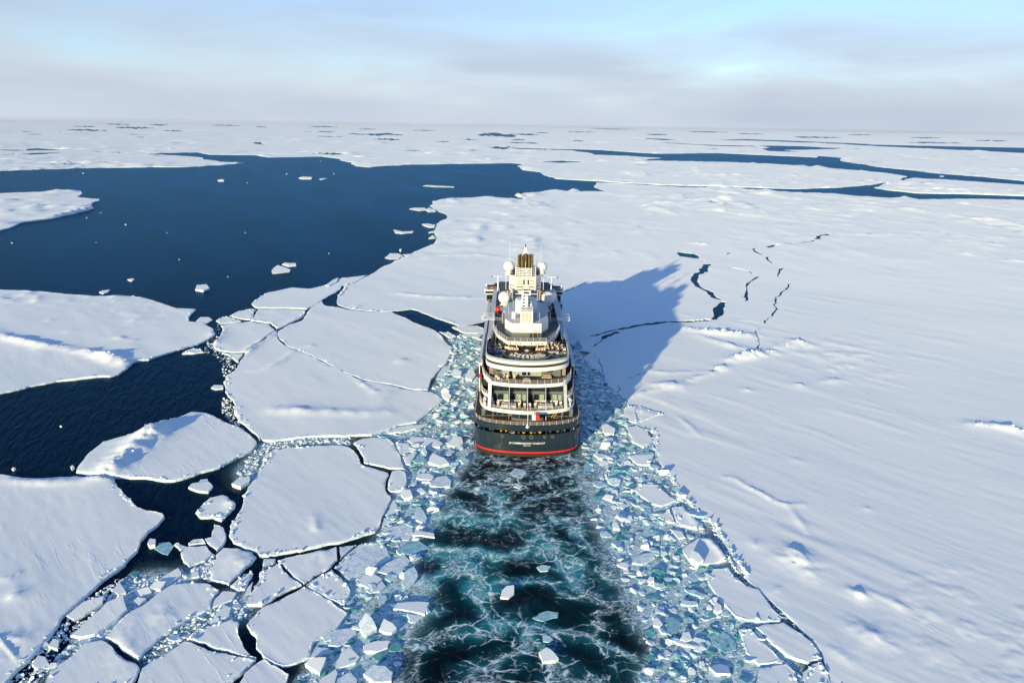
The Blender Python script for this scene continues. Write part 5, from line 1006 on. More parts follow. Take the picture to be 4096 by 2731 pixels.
# deck house, its grey foot and roof
HP = [(-4.5, 193.2), (4.2, 193.2), (6.4, 197.8), (6.6, 210.5), (5.8, 217.6), (3.4, 220.1), (-3.6, 220.1), (-5.9, 217.6), (-6.7, 210), (-6.6, 197.8)]
part(MB().prism(HP, 24.21, 25.6), 'house_foot', 'panel_grey', label='grey foot of the white deck house'); part(MB().prism([(x * 1.004, 205 + (y - 205) * 1.003) for x, y in HP], 25.602, 28.4), 'deck_house', 'white_paint', label='white faceted deck house')
part(MB().prism([(x * .985, 205 + (y - 205) * .985) for x, y in HP], 28.402, 28.46), 'house_roof', 'white_roof')
for x0, x1, z0, z1, mt in [(-2.6, -2.0, 26.1, 26.6, 'vent_cream'), (-1.75, -1.15, 26.1, 26.6, 'vent_cream'), (-.85, -.25, 26.1, 26.6, 'vent_cream'), (.8, 1.55, 25.95, 26.6, 'white_roof'), (1.95, 2.95, 25.7, 26.6, 'vent_cream'), (3.35, 3.8, 25.65, 26.8, 'vent_cream')]: part(MB().box(x0, x1, 193.08, 193.16, z0, z1), 'vent_panel', mt)
for x0, x1 in ((.8, 1.55), (1.95, 2.95), (3.35, 3.8)): part(MB().box(x0, x1, 193.1, 193.19, 24.22, 25.55), 'door', 'black_gear')
part(MB().box(-2.0, 1.65, 193.75, 199.0, 28.46, 32.0), 'mast_house', 'white_paint')
for x0 in (-1.5, -.52, .42): part(MB().box(x0, x0 + .66, 193.66, 193.74, 28.7, 31.6), 'vent_panel', 'vent_cream')
part(MB().lathe((-.2, 207, 28.47), [(3.4, 0), (3.4, 4.0), (3.2, 4.05)], 24), 'mast_drum', 'white_paint', smooth=True, label='round white base of the mast')
tw = MB()
for s in (-1, 1): tw.add([(-.2 + s * 1.75, 199.2, 30), (-.2 + s * 1.25, 199.2, 30), (-.2 + s * 1.25, 206, 30), (-.2 + s * 1.75, 206, 30), (-.2 + s * 1.25, 203, 36), (-.2 + s * .8, 203, 36), (-.2 + s * .8, 206, 36), (-.2 + s * 1.25, 206, 36)], [(3, 2, 1, 0), (4, 5, 6, 7), (0, 1, 5, 4), (1, 2, 6, 5), (2, 3, 7, 6), (3, 0, 4, 7)])
tower = part(tw, 'mast_tower', 'white_paint', label='tapering louvred mast tower')
for k in range(6): z = 31.2 + .9 * k; w = 1.72 - .5 * (z - 30) / 6; sub(MB().box(-.2 - w, -.2 + w, 199.1 + (z - 30) * .63, 199.6 + (z - 30) * .63, z, z + .4), 'slat', 'white_paint', tower)
sub(MB().box(-1.3, .9, 203.5, 205.8, 30.5, 35.8), 'core', 'black_gear', tower); sub(MB().lathe((-.2, 199.6, 31.2), [(.58, 0), (.58, 4.0), (.4, 4.1)], 14), 'exhaust_pipe', 'white_paint', tower)
for z in (32.1, 33.0): sub(MB().path([(-1.9, 195.0, z), (1.6, 195.0, z), (1.6, 198.5, z)], .06).path([(-1.9, 195, z - .9), (-1.9, 195, z)], .05).path([(1.6, 195, z - .9), (1.6, 195, z)], .05), 'platform_rail', 'white_paint', tower)
for s in (-1, 1):
    part(MB().tube((-.05 + s * .7, 219, 28.4), (-.05 + s * .7, 219, 34.2), .14, 8), 'antenna_mast', 'white_paint'); part(MB().lathe((-.05 + s * .7, 219, 34.2), [(.1, 0), (.24, .15), (.24, 1.5), (.1, 1.7)], 10), 'antenna_tip', 'black_gear')
part(MB().tube((0, 219.5, 28.4), (0, 219.5, 38.2), .11, 8).box(-3.6, 3.6, 219.4, 219.55, 30.9, 31.1), 'signal_mast', 'white_paint'); part(MB().lathe((0, 219.5, 38.2), [(.2, 0), (.5, .25), (.55, .6), (.35, 1.0), (.02, 1.15)], 14), 'small_radome', 'white_paint', smooth=True)
for x, y in ((-3.6, 194.5), (3.7, 194.5), (-4.2, 210), (4.3, 211), (-5.6, 203)): part(MB().tube((x, y, 28.4), (x, y, 31.5), .035, 5), 'whip_antenna', 'white_paint')
for x, y, w, h in ((-4.1, 198.3, .5, 2.0), (3.5, 199, .4, 1.6), (3.6, 203.5, .45, 1.9), (3.6, 208, .4, 2.2)): part(MB().box(x - w, x + w, y, y + .8, 28.46, 28.46 + h), 'roof_cabinet', 'white_paint')
part(MB().lathe((5.3, 196.0, 27.0), [(.12, 0), (.12, .35), (.42, .5), (.42, 1.0), (.2, 1.1)], 12), 'searchlight', 'white_paint')
# aft and forward radomes on their outriggers
def radome(x, y, z, r, label):
    pts = [(r * math.sin(a), -r * math.cos(a)) for a in np.linspace(.5, math.pi - .02, 16)]
    o = part(MB().lathe((x, y, z), [(r * .5, -r * 1.08)] + pts, 32), 'radome', 'white_paint', smooth=True, label=label); sub(MB().lathe((x, y, z), [(r * .72, -r * 1.25), (r * .72, -r * 1.08), (r * .5, -r * 1.06)], 24), 'pedestal', 'white_roof', o); return o
radome(-7.2, 228.0, 27.6, 2.15, 'aft port radome'); radome(7.7, 228.0, 27.6, 2.3, 'aft starboard radome'); radome(-5.95, 250.6, 34.0, 2.1, 'forward port radome'); radome(6.35, 250.6, 33.9, 2.0, 'forward starboard radome')
for s in (-1, 1):
    part(MB().prism([(5.0 * s, 216.8), (9.3 * s, 222.6), (9.3 * s, 230), (5.6 * s, 230), (4.2 * s, 221)], 24.45, 24.75), 'radome_platform', 'white_paint'); part(MB().tube((8.8 * s, 223, 24.2 - 3), (8.8 * s, 223, 24.46), .12, 8).tube((8.2 * s, 224, 21.3), (8.2 * s, 224, 24.46), .12, 8), 'stanchion', 'white_paint')
    part(MB().prism([(3.5 * s, 248), (7.4 * s, 249), (7.4 * s, 252.5), (3.5 * s, 253)], 31.0, 31.3), 'radome_platform', 'white_paint'); part(MB().tube((7.0 * s, 249.5, 24.2), (7.0 * s, 249.5, 31), .1, 8), 'stanchion', 'white_paint')
    # bulwark, wings of the bridge, side platforms
    bw = MB(); bw.wall([(11.6 * s, y) for y in ((194, 205, 220, 240, 254) if s > 0 else (254, 240, 220, 205, 194))], 20.9, [23.5, 23.8, 24.3, 24.6, 24.6] if s > 0 else [24.6, 24.6, 24.3, 23.8, 23.5], .25)
    part(bw, 'bulwark', 'white_paint'); cap = MB(); Y = [194, 205, 220, 240, 252, 256, 259]; Z = [23.52, 23.82, 24.32, 24.62, 24.62, 24.2, 23.2]
    for a in range(len(Y) - 1): cap.add([(10.35 * s, Y[a], Z[a]), (11.75 * s, Y[a], Z[a]), (11.75 * s, Y[a + 1], Z[a + 1]), (10.35 * s, Y[a + 1], Z[a + 1]), (10.35 * s, Y[a], Z[a] + .1), (11.75 * s, Y[a], Z[a] + .02), (11.75 * s, Y[a + 1], Z[a + 1] + .02), (10.35 * s, Y[a + 1], Z[a + 1] + .1)], [(3, 2, 1, 0), (4, 5, 6, 7), (0, 1, 5, 4), (1, 2, 6, 5), (2, 3, 7, 6), (3, 0, 4, 7)])
    part(cap, 'bulwark_cap', 'white_roof', label='broad pale cap of the side bulwark')
    W_ = [(10.3 * s, 262.3), (14.6 * s, 261.6), (15.6 * s, 264), (15.4 * s, 270), (10.3 * s, 271)]
    wg = part(MB().prism(W_, 20.3, 22.3), 'bridge_wing', 'white_paint'); sub(MB().prism([(x * .985, 266 + (y - 266) * .93) for x, y in W_], 22.3, 22.36), 'wing_deck', 'deck_brown', wg); sub(MB().box(min(11.6 * s, 15.2 * s), max(11.6 * s, 15.2 * s), 261.5, 261.75, 20.85, 21.7), 'wing_window', 'window_glass', wg)
    sub(MB().prism([(x * .97, 266 + (y - 266) * .95) for x, y in W_], 16.9, 17.2), 'lower_wing', 'white_paint', wg); sub(MB().box(min(11 * s, 14.6 * s), max(11 * s, 14.6 * s), 263, 270, 17.2, 20.29), 'wing_glass', 'window_glass', wg)
    railing([(x * .985, 266 + (y - 266) * .97) for x, y in ([W_[0], W_[1], W_[2], W_[3], W_[4]])], 22.36, 1.0, 2, .5, teak=False); railing([(x * .96, 266 + (y - 266) * .95) for x, y in W_[:4]], 17.2, 1.0, 3, .5, teak=False)
    part(MB().lathe((14.8 * s, 263.2, 22.4), [(.12, 0), (.12, 1.0), (.45, 1.2), (.45, 1.7), (.1, 1.9)], 10), 'searchlight', 'white_paint')
    sp = part(MB().box(min(10.0 * s, 14.0 * s), max(10.0 * s, 14.0 * s), 210, 213.6, 24.64, 24.8), 'side_platform', 'white_paint'); q0, q1 = 10.4 * s, 13.9 * s
    railing([(q0, 210.1), (q1, 210.1), (q1, 213.5), (q0, 213.5)], 24.8, 1.15, 4, .5, teak=False, parent=None); railing([(8.0 * s, 210.4), (10.3 * s, 210.4)], 24.2, 1.1, 3, .5, teak=False)
    tm = MB().tube((10.0 * s, 250, 24.2), (10.0 * s, 250, 30.2), .2, 8).tube((8.3 * s, 250, 30.2), (12.2 * s, 250, 30.2), .1, 6).tube((9.2 * s, 246.5, 24.2), (10.0 * s, 250, 28.2), .06, 5); part(tm, 'davit_post', 'white_paint'); part(MB().lathe((12.2 * s, 250, 30.0), [(.12, -.4), (.16, 0), (.12, .6)], 8), 'post_lamp', 'black_gear')
    part(MB().tube((6.0 * s, 216, 28.4), (6.1 * s, 216, 33), .06, 5).tube((6.3 * s, 212, 24.2), (6.3 * s, 212, 30.8), .05, 5), 'whip_antenna', 'white_paint'); part(MB().tube((5.6 * s, 246.5, 31.5), (5.6 * s, 246.5, 43.5), .05, 5), 'whip_antenna', 'white_paint')
    cg = MB()
    for z in np.arange(24.3, 27.6, .55): cg.path([(6.7 * s, 208, z), (7.6 * s, 208, z), (7.6 * s, 209.2, z)], .04)
    for x, y in ((6.7, 208), (7.6, 208), (7.6, 209.2)): cg.tube((x * s, y, 24.2), (x * s, y, 27.6), .05, 5)
    part(cg, 'ladder_cage', 'white_paint'); rk = MB()
    for k in range(5): rk.box(min(4.4 * s, 5.3 * s), max(4.4 * s, 5.3 * s), 238, 239, 24.3 + .8 * k, 24.36 + .8 * k)
    for x in (4.4, 5.3): rk.tube((x * s, 238, 24.2), (x * s, 238, 28), .06, 5)
    part(rk, 'access_ladder', 'white_paint')
    for k in range(4): part(MB().box(min(7.4 * s, 7.9 * s), max(7.4 * s, 7.9 * s), 232 + 1.6 * k, 232.9 + 1.6 * k, 24.2, 25.6 + .3 * (k % 2)), 'gear_locker', 'black_gear')
part(MB().prism([(-9.9, 204), (9.9, 204), (9.9, 268), (-9.9, 268)], 23.72, 24.22), 'upper_deck_forward', 'deck_grey')
part(MB().lathe((-12.6, 262.1, 22.5), [(.12, 0), (.3, .12), (.3, .8), (.12, .95)], 10), 'life_buoy', 'orange_paint')
# funnel casing
C0 = [(-3.6, 247.9), (4.1, 247.9), (6.2, 250.5), (6.2, 264), (-5.9, 264), (-5.9, 250.5)]; C1 = [(-3.5, 244.4), (4.0, 244.4), (5.9, 247), (5.9, 263), (-5.6, 263), (-5.6, 247)]
cas = part(MB().prism(C0, 24.23, 31.5, C1), 'funnel_casing', 'white_paint', label='white louvred funnel casing')
def on_face(p, q, u, z, o_=.05):      # a point on the leaning casing face between corners p and q
    k = (z - 24.23) / 7.27; a = np.array(C0[p]) * (1 - k) + np.array(C1[p]) * k; b = np.array(C0[q]) * (1 - k) + np.array(C1[q]) * k; d = b - a; nr = np.array([d[1], -d[0]]) / np.hypot(*d); r_ = a + d * u + nr * o_; return (r_[0], r_[1], z)
def slot(p, q, u0, u1, z0, z1, mat):
    P4 = [on_face(p, q, u0, z0, .06), on_face(p, q, u1, z0, .06), on_face(p, q, u1, z1, .06), on_face(p, q, u0, z1, .06)]; Q4 = [on_face(p, q, u0, z0, -.05), on_face(p, q, u1, z0, -.05), on_face(p, q, u1, z1, -.05), on_face(p, q, u0, z1, -.05)]
    sub(MB().add(P4 + Q4, [(0, 1, 2, 3), (7, 6, 5, 4), (0, 4, 5, 1), (1, 5, 6, 2), (2, 6, 7, 3), (3, 7, 4, 0)]), 'louvre', mat, cas)
for k in range(4):
    z = 25.6 + 1.35 * k
    for p, q in ((5, 0), (1, 2)): slot(p, q, .12, .85, z + .3, z + .62, 'vent_cream' if k > 1 else 'panel_grey')
    slot(0, 1, .08, .42, z, z + .3, 'vent_cream' if k > 1 else 'black_gear'); slot(0, 1, .58, .92, z, z + .3, 'vent_cream' if k > 1 else 'black_gear')
part(MB().box(-8.6, 9, 250, 266, 24.3, 24.34), 'casing_roof', 'deck_grey')
cro = MB(); CRP = [(-3.5, 246.2), (-2.0, 244.7), (2.3, 244.7), (3.9, 246.2), (3.9, 250.5), (-3.5, 250.5)]
crown = part(MB().prism([(x * .9, 247.6 + (y - 247.6) * .9) for x, y in CRP], 31.5, 33.9), 'funnel_crown', 'black_gear')
for k in range(5): sub(MB().wall(CRP, 31.75 + .62 * k, 32.05 + .62 * k, .22, True), 'slat', 'white_paint', crown)
for x, y in CRP + [(-.8, 244.7), (1.1, 244.7)]: sub(MB().tube((x, y, 31.5), (x, y, 34.6), .12, 6), 'upright', 'white_paint', crown)
part(MB().prism([(-5.4, 247.3), (-3.6, 246.5), (-3.6, 262), (-5.4, 262)], 31.5, 31.56), 'casing_top', 'deck_grey'); part(MB().prism([(5.7, 247.3), (4.0, 246.5), (4.0, 262), (5.7, 262)], 31.5, 31.56), 'casing_top', 'deck_grey')
for x, y, z, r in [(-2.35, 246.9, 39.0, .46), (-1.15, 246.4, 38.8, .5), (.15, 247.0, 39.5, .46), (1.45, 246.7, 39.2, .48), (2.5, 247.2, 39.2, .46), (-1.7, 248.6, 38.9, .4), (-.5, 248.9, 38.8, .36), (.9, 249.0, 38.8, .36), (2.0, 248.9, 38.9, .4)]:
    o = part(MB().lathe((x, y, 0), [(r, 33.8), (r, z - .35), (r * 1.06, z - .3), (r * 1.06, z), (r * .8, z), (r * .75, z - .6)], 18), 'exhaust_stack', 'bronze', smooth=True); sub(MB().lathe((x, y, 0), [(r * .76, z - .55), (r * .76, z - .5), (.02, z - .49)], 14), 'stack_mouth', 'black_gear', o)
lat = MB()
for s in (-1, 1):
    for y in (254.5, 257): lat.tube((.2 + s * 1.6, y, 31.5), (.2 + s * .25, 255.8, 40.2), .12, 6)
for z in np.arange(33, 40, 1.1): w = 1.6 - (z - 31.5) * .139; lat.path([(.2 - w, 254.6 + (z - 31.5) * .12, z), (.2 + w, 254.6 + (z - 31.5) * .12, z)], .07, 5)
lat.tube((.2, 255, 31.5), (.2, 255.8, 40.4), .14, 6); part(lat, 'lattice_mast', 'white_paint'); part(MB().lathe((.2, 255.8, 40.2), [(.15, 0), (.2, .3), (.1, .5), (.2, .7), (.15, 1.2)], 8), 'mast_light', 'black_gear')
for s in (-1, 1):
    part(MB().tube((.2 + s * 3.5, 246.2, 34.5), (.2 + s * 3.5, 246.2, 37.6), .07, 5), 'light_pole', 'white_paint')
    for k in range(5): part(MB().lathe((.2 + s * 3.66, 246.1, 35.0 + .55 * k), [(.08, 0), (.1, .1), (.08, .25)], 6), 'signal_light', 'black_gear')
part(MB().tube((.1, 244.4, 34.6), (.1, 244.4, 37.0), .06, 6), 'light_pole', 'white_paint')
# flagstaff
part(MB().tube((0, 163.1, 9.0), (0, 162.6, 13.2), .07, 8).prism([(-.55, 163.3), (.55, 163.3), (0, 162.7)], 8.75, 10.0, [(-.06, 163.12), (.06, 163.12), (0, 162.95)]), 'flagstaff', 'white_paint', label='white flagstaff with a flared foot')

# ------------------------------------------------------------------ things aboard
def thing(name, loc, label, cat, group=None, rz=0.0):
    o = empty(name, loc); o.rotation_euler = (0, 0, rz); return tag(o, label, cat, group)
def piece(root, mb, name, mat, smooth=False): return mb.build(name, mat, root, smooth)
def clone(src, loc, rz, label, group=None):
    r = src.copy(); COL.objects.link(r); r.location = loc; r.rotation_euler = (0, 0, rz); r['label'] = label
    if group: r['group'] = group
    elif 'group' in r: del r['group']
    for c in src.children:
        d = c.copy(); COL.objects.link(d); d.parent = r
    return r
# tricolour ensign
fl = thing('flag', (.1, 162.6, 11.35), 'blue, white and red flag flying from the stern staff', 'flag')
for b, mt in enumerate(('flag_navy', 'flag_white', 'flag_red')):
    V = []; nx_, nz_ = 8, 6
    for i in range(nx_ + 1):
        for j in range(nz_ + 1):
            x = .04 + (b + i / nx_) * .95; z = 1.42 * j / nz_; dr = .10 * x * x * .25
            V.append((x, .16 * math.sin(x * 3.1 + z * .9) * min(1, x), z - dr * (1.1 - .3 * j / nz_) + .05 * math.sin(x * 2.3)))
    Fc = [(i * (nz_ + 1) + j, (i + 1) * (nz_ + 1) + j, (i + 1) * (nz_ + 1) + j + 1, i * (nz_ + 1) + j + 1) for i in range(nx_) for j in range(nz_)]
    mesh_obj('flag_band', V, Fc, mt, fl, None, True)
# prototypes
def lounger(loc, rz, label, group=None):
    r = thing('sun_lounger', loc, label, 'lounger', group, rz)
    piece(r, MB().box(-.33, .33, 0, 1.1, .26, .38), 'seat', 'cushion'); piece(r, MB().add([(-.33, 1.1, .27), (.33, 1.1, .27), (.33, 1.62, .95), (-.33, 1.62, .95), (-.33, 1.1, .40), (.33, 1.1, .40), (.33, 1.53, 1.0), (-.33, 1.53, 1.0)], [(3, 2, 1, 0), (4, 5, 6, 7), (0, 1, 5, 4), (1, 2, 6, 5), (2, 3, 7, 6), (3, 0, 4, 7)]), 'backrest', 'cushion')
    for x in (-.28, .28):
        for y in (.1, 1.05): piece(r, MB().box(x - .03, x + .03, y - .03, y + .03, 0, .26), 'leg', 'steel')
    return r
def armchair(loc, rz, label, group=None, w=.34):
    r = thing('armchair', loc, label, 'chair' if w < .6 else 'sofa', group, rz)
    piece(r, MB().box(-w, w, -.32, .3, .16, .44), 'seat', 'cushion'); piece(r, MB().box(-w, w, .3, .42, .16, .88), 'backrest', 'cushion')
    for s in (-1, 1): piece(r, MB().box(s * w - .05 + .05 * s, s * w + .05 + .05 * s, -.32, .42, .14, .62), 'armrest', 'cushion')
    piece(r, MB().box(-w + .05, w - .05, -.26, .26, 0, .16), 'base', 'taupe'); return r
def dchair(loc, rz, label, group=None):
    r = thing('dining_chair', loc, label, 'chair', group, rz)
    piece(r, MB().box(-.25, .25, -.25, .25, .42, .5), 'seat', 'cushion'); piece(r, MB().box(-.25, .25, .22, .30, .5, .92), 'backrest', 'cushion')
    for x in (-.21, .21):
        for y in (-.21, .21): piece(r, MB().box(x - .025, x + .025, y - .025, y + .025, 0, .42), 'leg', 'teak')
    return r
def table(loc, rad, label, group=None, h=.74):
    r = thing('round_table', loc, label, 'table', group)
    piece(r, MB().lathe((0, 0, 0), [(rad, h - .04), (rad, h), (rad - .02, h + .005)], 22), 'tabletop', 'table_top'); piece(r, MB().tube((0, 0, .03), (0, 0, h - .04), .06, 8), 'pedestal', 'steel'); piece(r, MB().lathe((0, 0, 0), [(.26, 0), (.26, .03), (.1, .05)], 14), 'foot', 'steel'); return r
def hottub(loc, label, group=None, wood=False):
    r = thing('hot_tub', loc, label, 'hot tub', group)
    piece(r, MB().box(-.95, .95, -.7, .7, 0, .62), 'skirt', 'teak' if wood else 'white_roof'); m = MB()
    for b in ((-.95, .95, -.7, -.52), (-.95, .95, .45, .7), (-.95, -.8, -.52, .45), (.8, .95, -.52, .45)): m.box(b[0], b[1], b[2], b[3], .622, .78)
    piece(r, m, 'rim', 'white_paint'); piece(r, MB().box(-.8, .8, -.52, .45, .625, .68), 'water', 'tub_water'); 
    for x in (-.4, .4): piece(r, MB().box(x - .17, x + .17, .5, .66, .782, .87), 'headrest', 'black_gear')
    return r
# suite terraces
Z6 = 11.96; side = ('leftmost', 'second from left', 'third from left', 'rightmost')
for i, (x, y) in enumerate(((-6.1, 169.6), (-4.0, 169.4), (3.75, 169.4), (5.85, 169.7))): hottub((x, y, Z6), 'square white hot tub on the suite terrace, %s of four' % side[i], 'suite hot tubs')
for i, (x, y, w) in enumerate(((-9.2, 169.6, 'at the far left end'), (-7.9, 169.0, 'left of the leftmost hot tub'), (-2.2, 168.4, 'left one of the pair left of centre'), (-.75, 168.3, 'right one of the pair left of centre'), (.7, 168.3, 'left one of the pair right of centre'), (2.1, 168.4, 'right one of the pair right of centre'), (7.75, 169.1, 'right of the rightmost hot tub'), (9.0, 169.7, 'at the far right end'))): lounger((x, y, Z6), 0, 'cream sun lounger on the suite terrace, %s' % w, 'suite loungers')
for i, x in enumerate((-7.9, -7.15, -2.85, -2.1, 2.3, 3.0, 5.6, 6.4)): armchair((x, 171.9, Z6), 0, 'cream armchair against the suite windows, number %s from the left' % ('one', 'two', 'three', 'four', 'five', 'six', 'seven', 'eight')[i], 'suite armchairs')
for i, (x, w) in enumerate(((-5.9, 'above the leftmost hot tub'), (-4.1 + .1, 'right of the left terrace divider'), (4.05, 'left of the right terrace divider'), (7.6, 'above the rightmost lounger pair'))): armchair((x, 172.0, Z6), 0, 'cream two-seat sofa against the suite windows, %s' % w, 'suite sofas', .78)
for s, w in ((-1, 'port'), (1, 'starboard')):
    r = thing('searchlight', (11.5 * s, 170.6, Z6), 'white searchlight on a pedestal at the %s balcony corner' % w, 'searchlight')
    piece(r, MB().lathe((0, 0, 0), [(.32, 0), (.32, .9), (.2, 1.0), (.14, 1.5)], 12), 'pedestal', 'white_paint'); piece(r, MB().tube((0, -.45, 1.75), (-.1 * s, .5, 1.95), .42, 14), 'lamp_housing', 'white_paint', True); piece(r, MB().tube((0, -.47, 1.75), (0, -.44, 1.75), .2, 12), 'lens', 'window_glass')
# aft suite deck
Z8 = 17.81
lounger((-5.55, 174.0, Z8), 0, 'taupe-cream lounger on the upper aft balcony, left one', 'aft balcony loungers'); lounger((-3.65, 173.9, Z8), 0, 'taupe-cream lounger on the upper aft balcony, right one', 'aft balcony loungers')
hottub((-.3, 173.2, Z8), 'wood-sided hot tub in the middle of the upper aft balcony', None, True)
r = thing('sofa', (5.2, 176.2, Z8), 'brown sofa with cream seat on the upper aft balcony', 'sofa')
piece(r, MB().box(-1.25, 1.25, -.45, .35, .15, .42), 'seat', 'cushion'); piece(r, MB().box(-1.25, 1.25, .35, .55, .1, .95), 'backrest', 'taupe')
for s in (-1, 1): piece(r, MB().box(s * 1.33 - .08, s * 1.33 + .08, -.45, .55, .1, .65), 'armrest', 'taupe')
table((-7.5, 175.6, Z8), .6, 'dark round table left on the upper aft balcony')
for k, a in enumerate((.6, 2.6, 4.4)): armchair((-7.5 + math.cos(a), 175.6 + math.sin(a), Z8), a - math.pi / 2, 'armchair round the dark table on the upper aft balcony', 'chairs at the balcony table', .28)
# pool terrace
ZT_ = 21.33
ft = thing('fire_table', (0, 187.0, ZT_), 'round fire table with a white bowl in the sunken terrace', 'table')
piece(ft, MB().tube((0, 0, 0), (0, 0, .75), .22, 12), 'pedestal', 'panel_grey'); piece(ft, MB().lathe((0, 0, 0), [(.95, .75), (.95, .85), (.9, .86)], 26), 'tabletop', 'pool_rim'); piece(ft, MB().lathe((0, 0, 0), [(.5, .86), (.42, 1.0), (.1, 1.1)], 18), 'bowl', 'white_paint', True)
cb = thing('curved_bench', (0, 186.0, ZT_), 'half-moon pale bench round the fire table', 'bench'); arcp = [(1.75 * math.cos(a), 1.0 * math.sin(a)) for a in np.linspace(math.pi, 2 * math.pi, 22)]
piece(cb, MB().wall(arcp, .3, .46, .5), 'seat', 'pool_rim', True); piece(cb, MB().wall([(x * .93, y * .93) for x, y in arcp], .0, .3, .3), 'base', 'black_gear', True)
ring = []
for k, a in enumerate(np.linspace(math.radians(205), math.radians(335), 9)): armchair((4.0 * math.cos(a), CY - .2 + 4.3 * math.sin(a) * .92, ZT_), a - math.pi / 2 + math.pi, 'cream armchair in the inner arc facing the fire table', 'inner arc of terrace armchairs', .36)
for k, a in enumerate(np.linspace(math.radians(215), math.radians(325), 9)): armchair((5.7 * math.cos(a), CY + .2 + 5.9 * math.sin(a) * .95, ZT_), a - math.pi / 2 + math.pi, 'cream armchair in the outer arc by the terrace bench', 'outer arc of terrace armchairs', .40)
for k, a in enumerate(np.linspace(math.radians(222), math.radians(318), 6)): table((6.35 * math.cos(a), CY + .1 + 6.4 * math.sin(a) * .97, ZT_), .42, 'low round side table along the terrace bench', 'terrace side tables', .4)
for s, w in ((-1, 'port'), (1, 'starboard')):
    armchair((4.9 * s, 190.3, 21.3), .35 * s + math.pi, 'long cream sofa on the %s side of the terrace bar' % w, None, 1.5)
    for k in range(4): dchair((s * (5.1 - .78 * k), 188.9 - .22 * k * 0, 21.3 if k < 9 else 0), math.pi, 'cream dining chair in a row of four, %s of the fire table' % w, 'row of %s terrace chairs' % w)
    armchair((3.0 * s, 189.9, 21.3), math.pi, 'single cream armchair at the %s end of the chair row' % ('port', 'starboard')[s > 0])
    T = ([(-9.1, 192.6, .5, 'small'), (-7.6, 191.0, .66, 'large'), (-8.1, 194.0, .66, 'large'), (-9.1, 189.5, .45, 'small')] if s < 0 else [(9.2, 196.6, .45, 'small'), (8.4, 194.2, .66, 'large'), (7.5, 191.7, .66, 'large'), (9.35, 193.0, .48, 'small'), (9.4, 190.6, .48, 'small')])
    wh = (('second from the pool', 'second from the front', 'farthest', 'nearest the pool') if s < 0 else ('farthest', 'second from the back', 'near the bar', 'beside the rail', 'nearest the pool'))
    for (x, y, rd, sz), ww in zip(T, wh):
        table((x, y, 21.3), rd, '%s round table on the %s terrace, %s' % (sz, w, ww))
        for a in ([.2, 1.8, 3.3, 4.7] if sz == 'large' else [.3, 4.4]): dchair((x + (rd + .3) * math.cos(a), y + (rd + .3) * math.sin(a), 21.3), a - math.pi / 2, 'cream chair at the %s terrace table %s' % (w, ww), '%s terrace table chairs, %s' % (w, ww))
for x, y, w in ((-1.5, 192.2, 'port'), (6.2, 193.6, 'starboard')):
    r = thing('warning_sign', (x, y, 21.3), 'yellow folding floor sign on the %s side of the terrace bar' % w, 'sign'); 
    for s in (-1, 1): piece(r, MB().add([(-.2, s * .2, 0), (.2, s * .2, 0), (.14, s * .02, .75), (-.14, s * .02, .75), (-.2, s * .17, 0), (.2, s * .17, 0), (.14, -s * .01, .75), (-.14, -s * .01, .75)], [(0, 1, 2, 3), (7, 6, 5, 4), (0, 4, 5, 1), (1, 5, 6, 2), (2, 6, 7, 3), (3, 7, 4, 0)]), 'panel', 'yellow_paint')
# gear on the upper deck
r = thing('covered_gear', (-9.2, 219.5, 24.22), 'glossy red rounded cover over dark gear on the port deck', 'deck gear')
piece(r, MB().lathe((0, .6, .1), [(.3, 0), (.72, .3), (.85, .9), (.75, 1.5), (.4, 1.95), (.02, 2.1)], 18), 'cover', 'red_gloss', True); piece(r, MB().lathe((0, -1.6, 0), [(.5, 0), (.55, .6), (.4, 1.1), (.2, 1.3)], 12), 'motor', 'black_gear', True); piece(r, MB().lathe((0, 2.3, 0), [(.4, 0), (.45, .8), (.2, 1.2)], 12), 'fitting', 'black_gear', True)
def raft(x, y, label):
    r = thing('inflatable_boat', (x, y, 24.22), label, 'boat', 'boats stowed on the upper deck')
    m = MB(); U = [(-.75, -2.0, .55), (-.8, .8, .55), (-.45, 1.9, .75), (0, 2.3, .85), (.45, 1.9, .75), (.8, .8, .55), (.75, -2.0, .55)]; m.path(U, .3, 8); piece(r, m, 'tube', 'black_gear'); piece(r, MB().box(-.6, .6, -1.9, 1.6, .2, .35), 'floor', 'deck_grey'); piece(r, MB().box(-.3, .3, -2.4, -1.95, .3, 1.2), 'outboard_motor', 'black_gear'); return r
for k in range(3):
    raft(9.0, 219 + 6.2 * k, 'black inflatable boat on the starboard deck, %s of three' % ('nearest', 'middle', 'farthest')[k])
    if k: raft(-8.9, 221 + 6.0 * k, 'black inflatable boat on the port deck, %s of two' % ('', 'nearer', 'farther')[k])
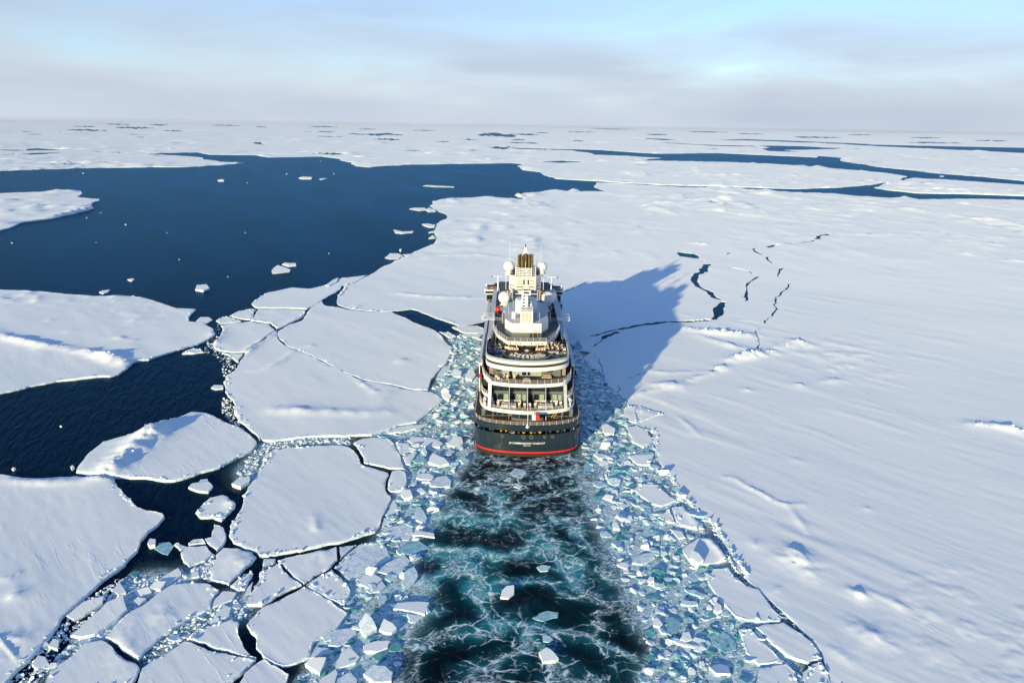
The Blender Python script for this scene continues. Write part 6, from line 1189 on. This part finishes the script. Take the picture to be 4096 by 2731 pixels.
for s, w in ((-1, 'port'), (1, 'starboard')):
    r = thing('cable_reel', (6.3 * s, 242.5, 24.35), 'black reel with an orange rim beside the %s funnel side' % w, 'reel'); m = MB()
    for k in range(16): a, b = 2 * math.pi * k / 16, 2 * math.pi * (k + 1) / 16; m.tube((.75 * math.cos(a), 0, 1.3 + .75 * math.sin(a)), (.75 * math.cos(b), 0, 1.3 + .75 * math.sin(b)), .13, 5)
    piece(r, m, 'rim', 'orange_paint'); piece(r, MB().tube((0, .05, 1.3), (0, 1.2, 1.3), 1.25, 18), 'drum', 'black_gear'); piece(r, MB().box(-.7, .7, .1, 1.1, 0, .5), 'stand', 'black_gear')
    r = thing('tarpaulin', (9.0 * s, 245.5, 24.24), 'crumpled blue tarpaulin on the %s upper deck' % w, 'tarpaulin'); rr2 = random.Random(int(s) + 5)
    n_ = 7; V = [(-1.1 + 2.2 * i / (n_ - 1), -1.2 + 2.4 * j / (n_ - 1), (1.1 * math.sin(math.pi * i / (n_ - 1)) * math.sin(math.pi * j / (n_ - 1)) ** .5 + rr2.uniform(0, .18)) if 0 < i < n_ - 1 and 0 < j < n_ - 1 else .02) for i in range(n_) for j in range(n_)]
    mesh_obj('sheet', V, [(i * n_ + j, (i + 1) * n_ + j, (i + 1) * n_ + j + 1, i * n_ + j + 1) for i in range(n_ - 1) for j in range(n_ - 1)], 'blue_tarp', r, None, True)

# ------------------------------------------------------------------ the air: thin sea haze over the pack
tz = bpy.data.materials.new('haze'); tz.use_nodes = True; zt = tz.node_tree; zt.nodes.clear(); MATS['haze'] = tz
zo = zt.nodes.new('ShaderNodeOutputMaterial'); zv = zt.nodes.new('ShaderNodeVolumePrincipled'); zv.inputs['Color'].default_value = (.95, .975, 1.0, 1); zv.inputs['Density'].default_value = 1.3e-5; zv.inputs['Anisotropy'].default_value = .2
zt.links.new(zv.outputs[0], zo.inputs['Volume'])
tag(MB().box(-37000, 37000, -37000, 37000, -2, 92).build('haze', 'haze'), kind='stuff')
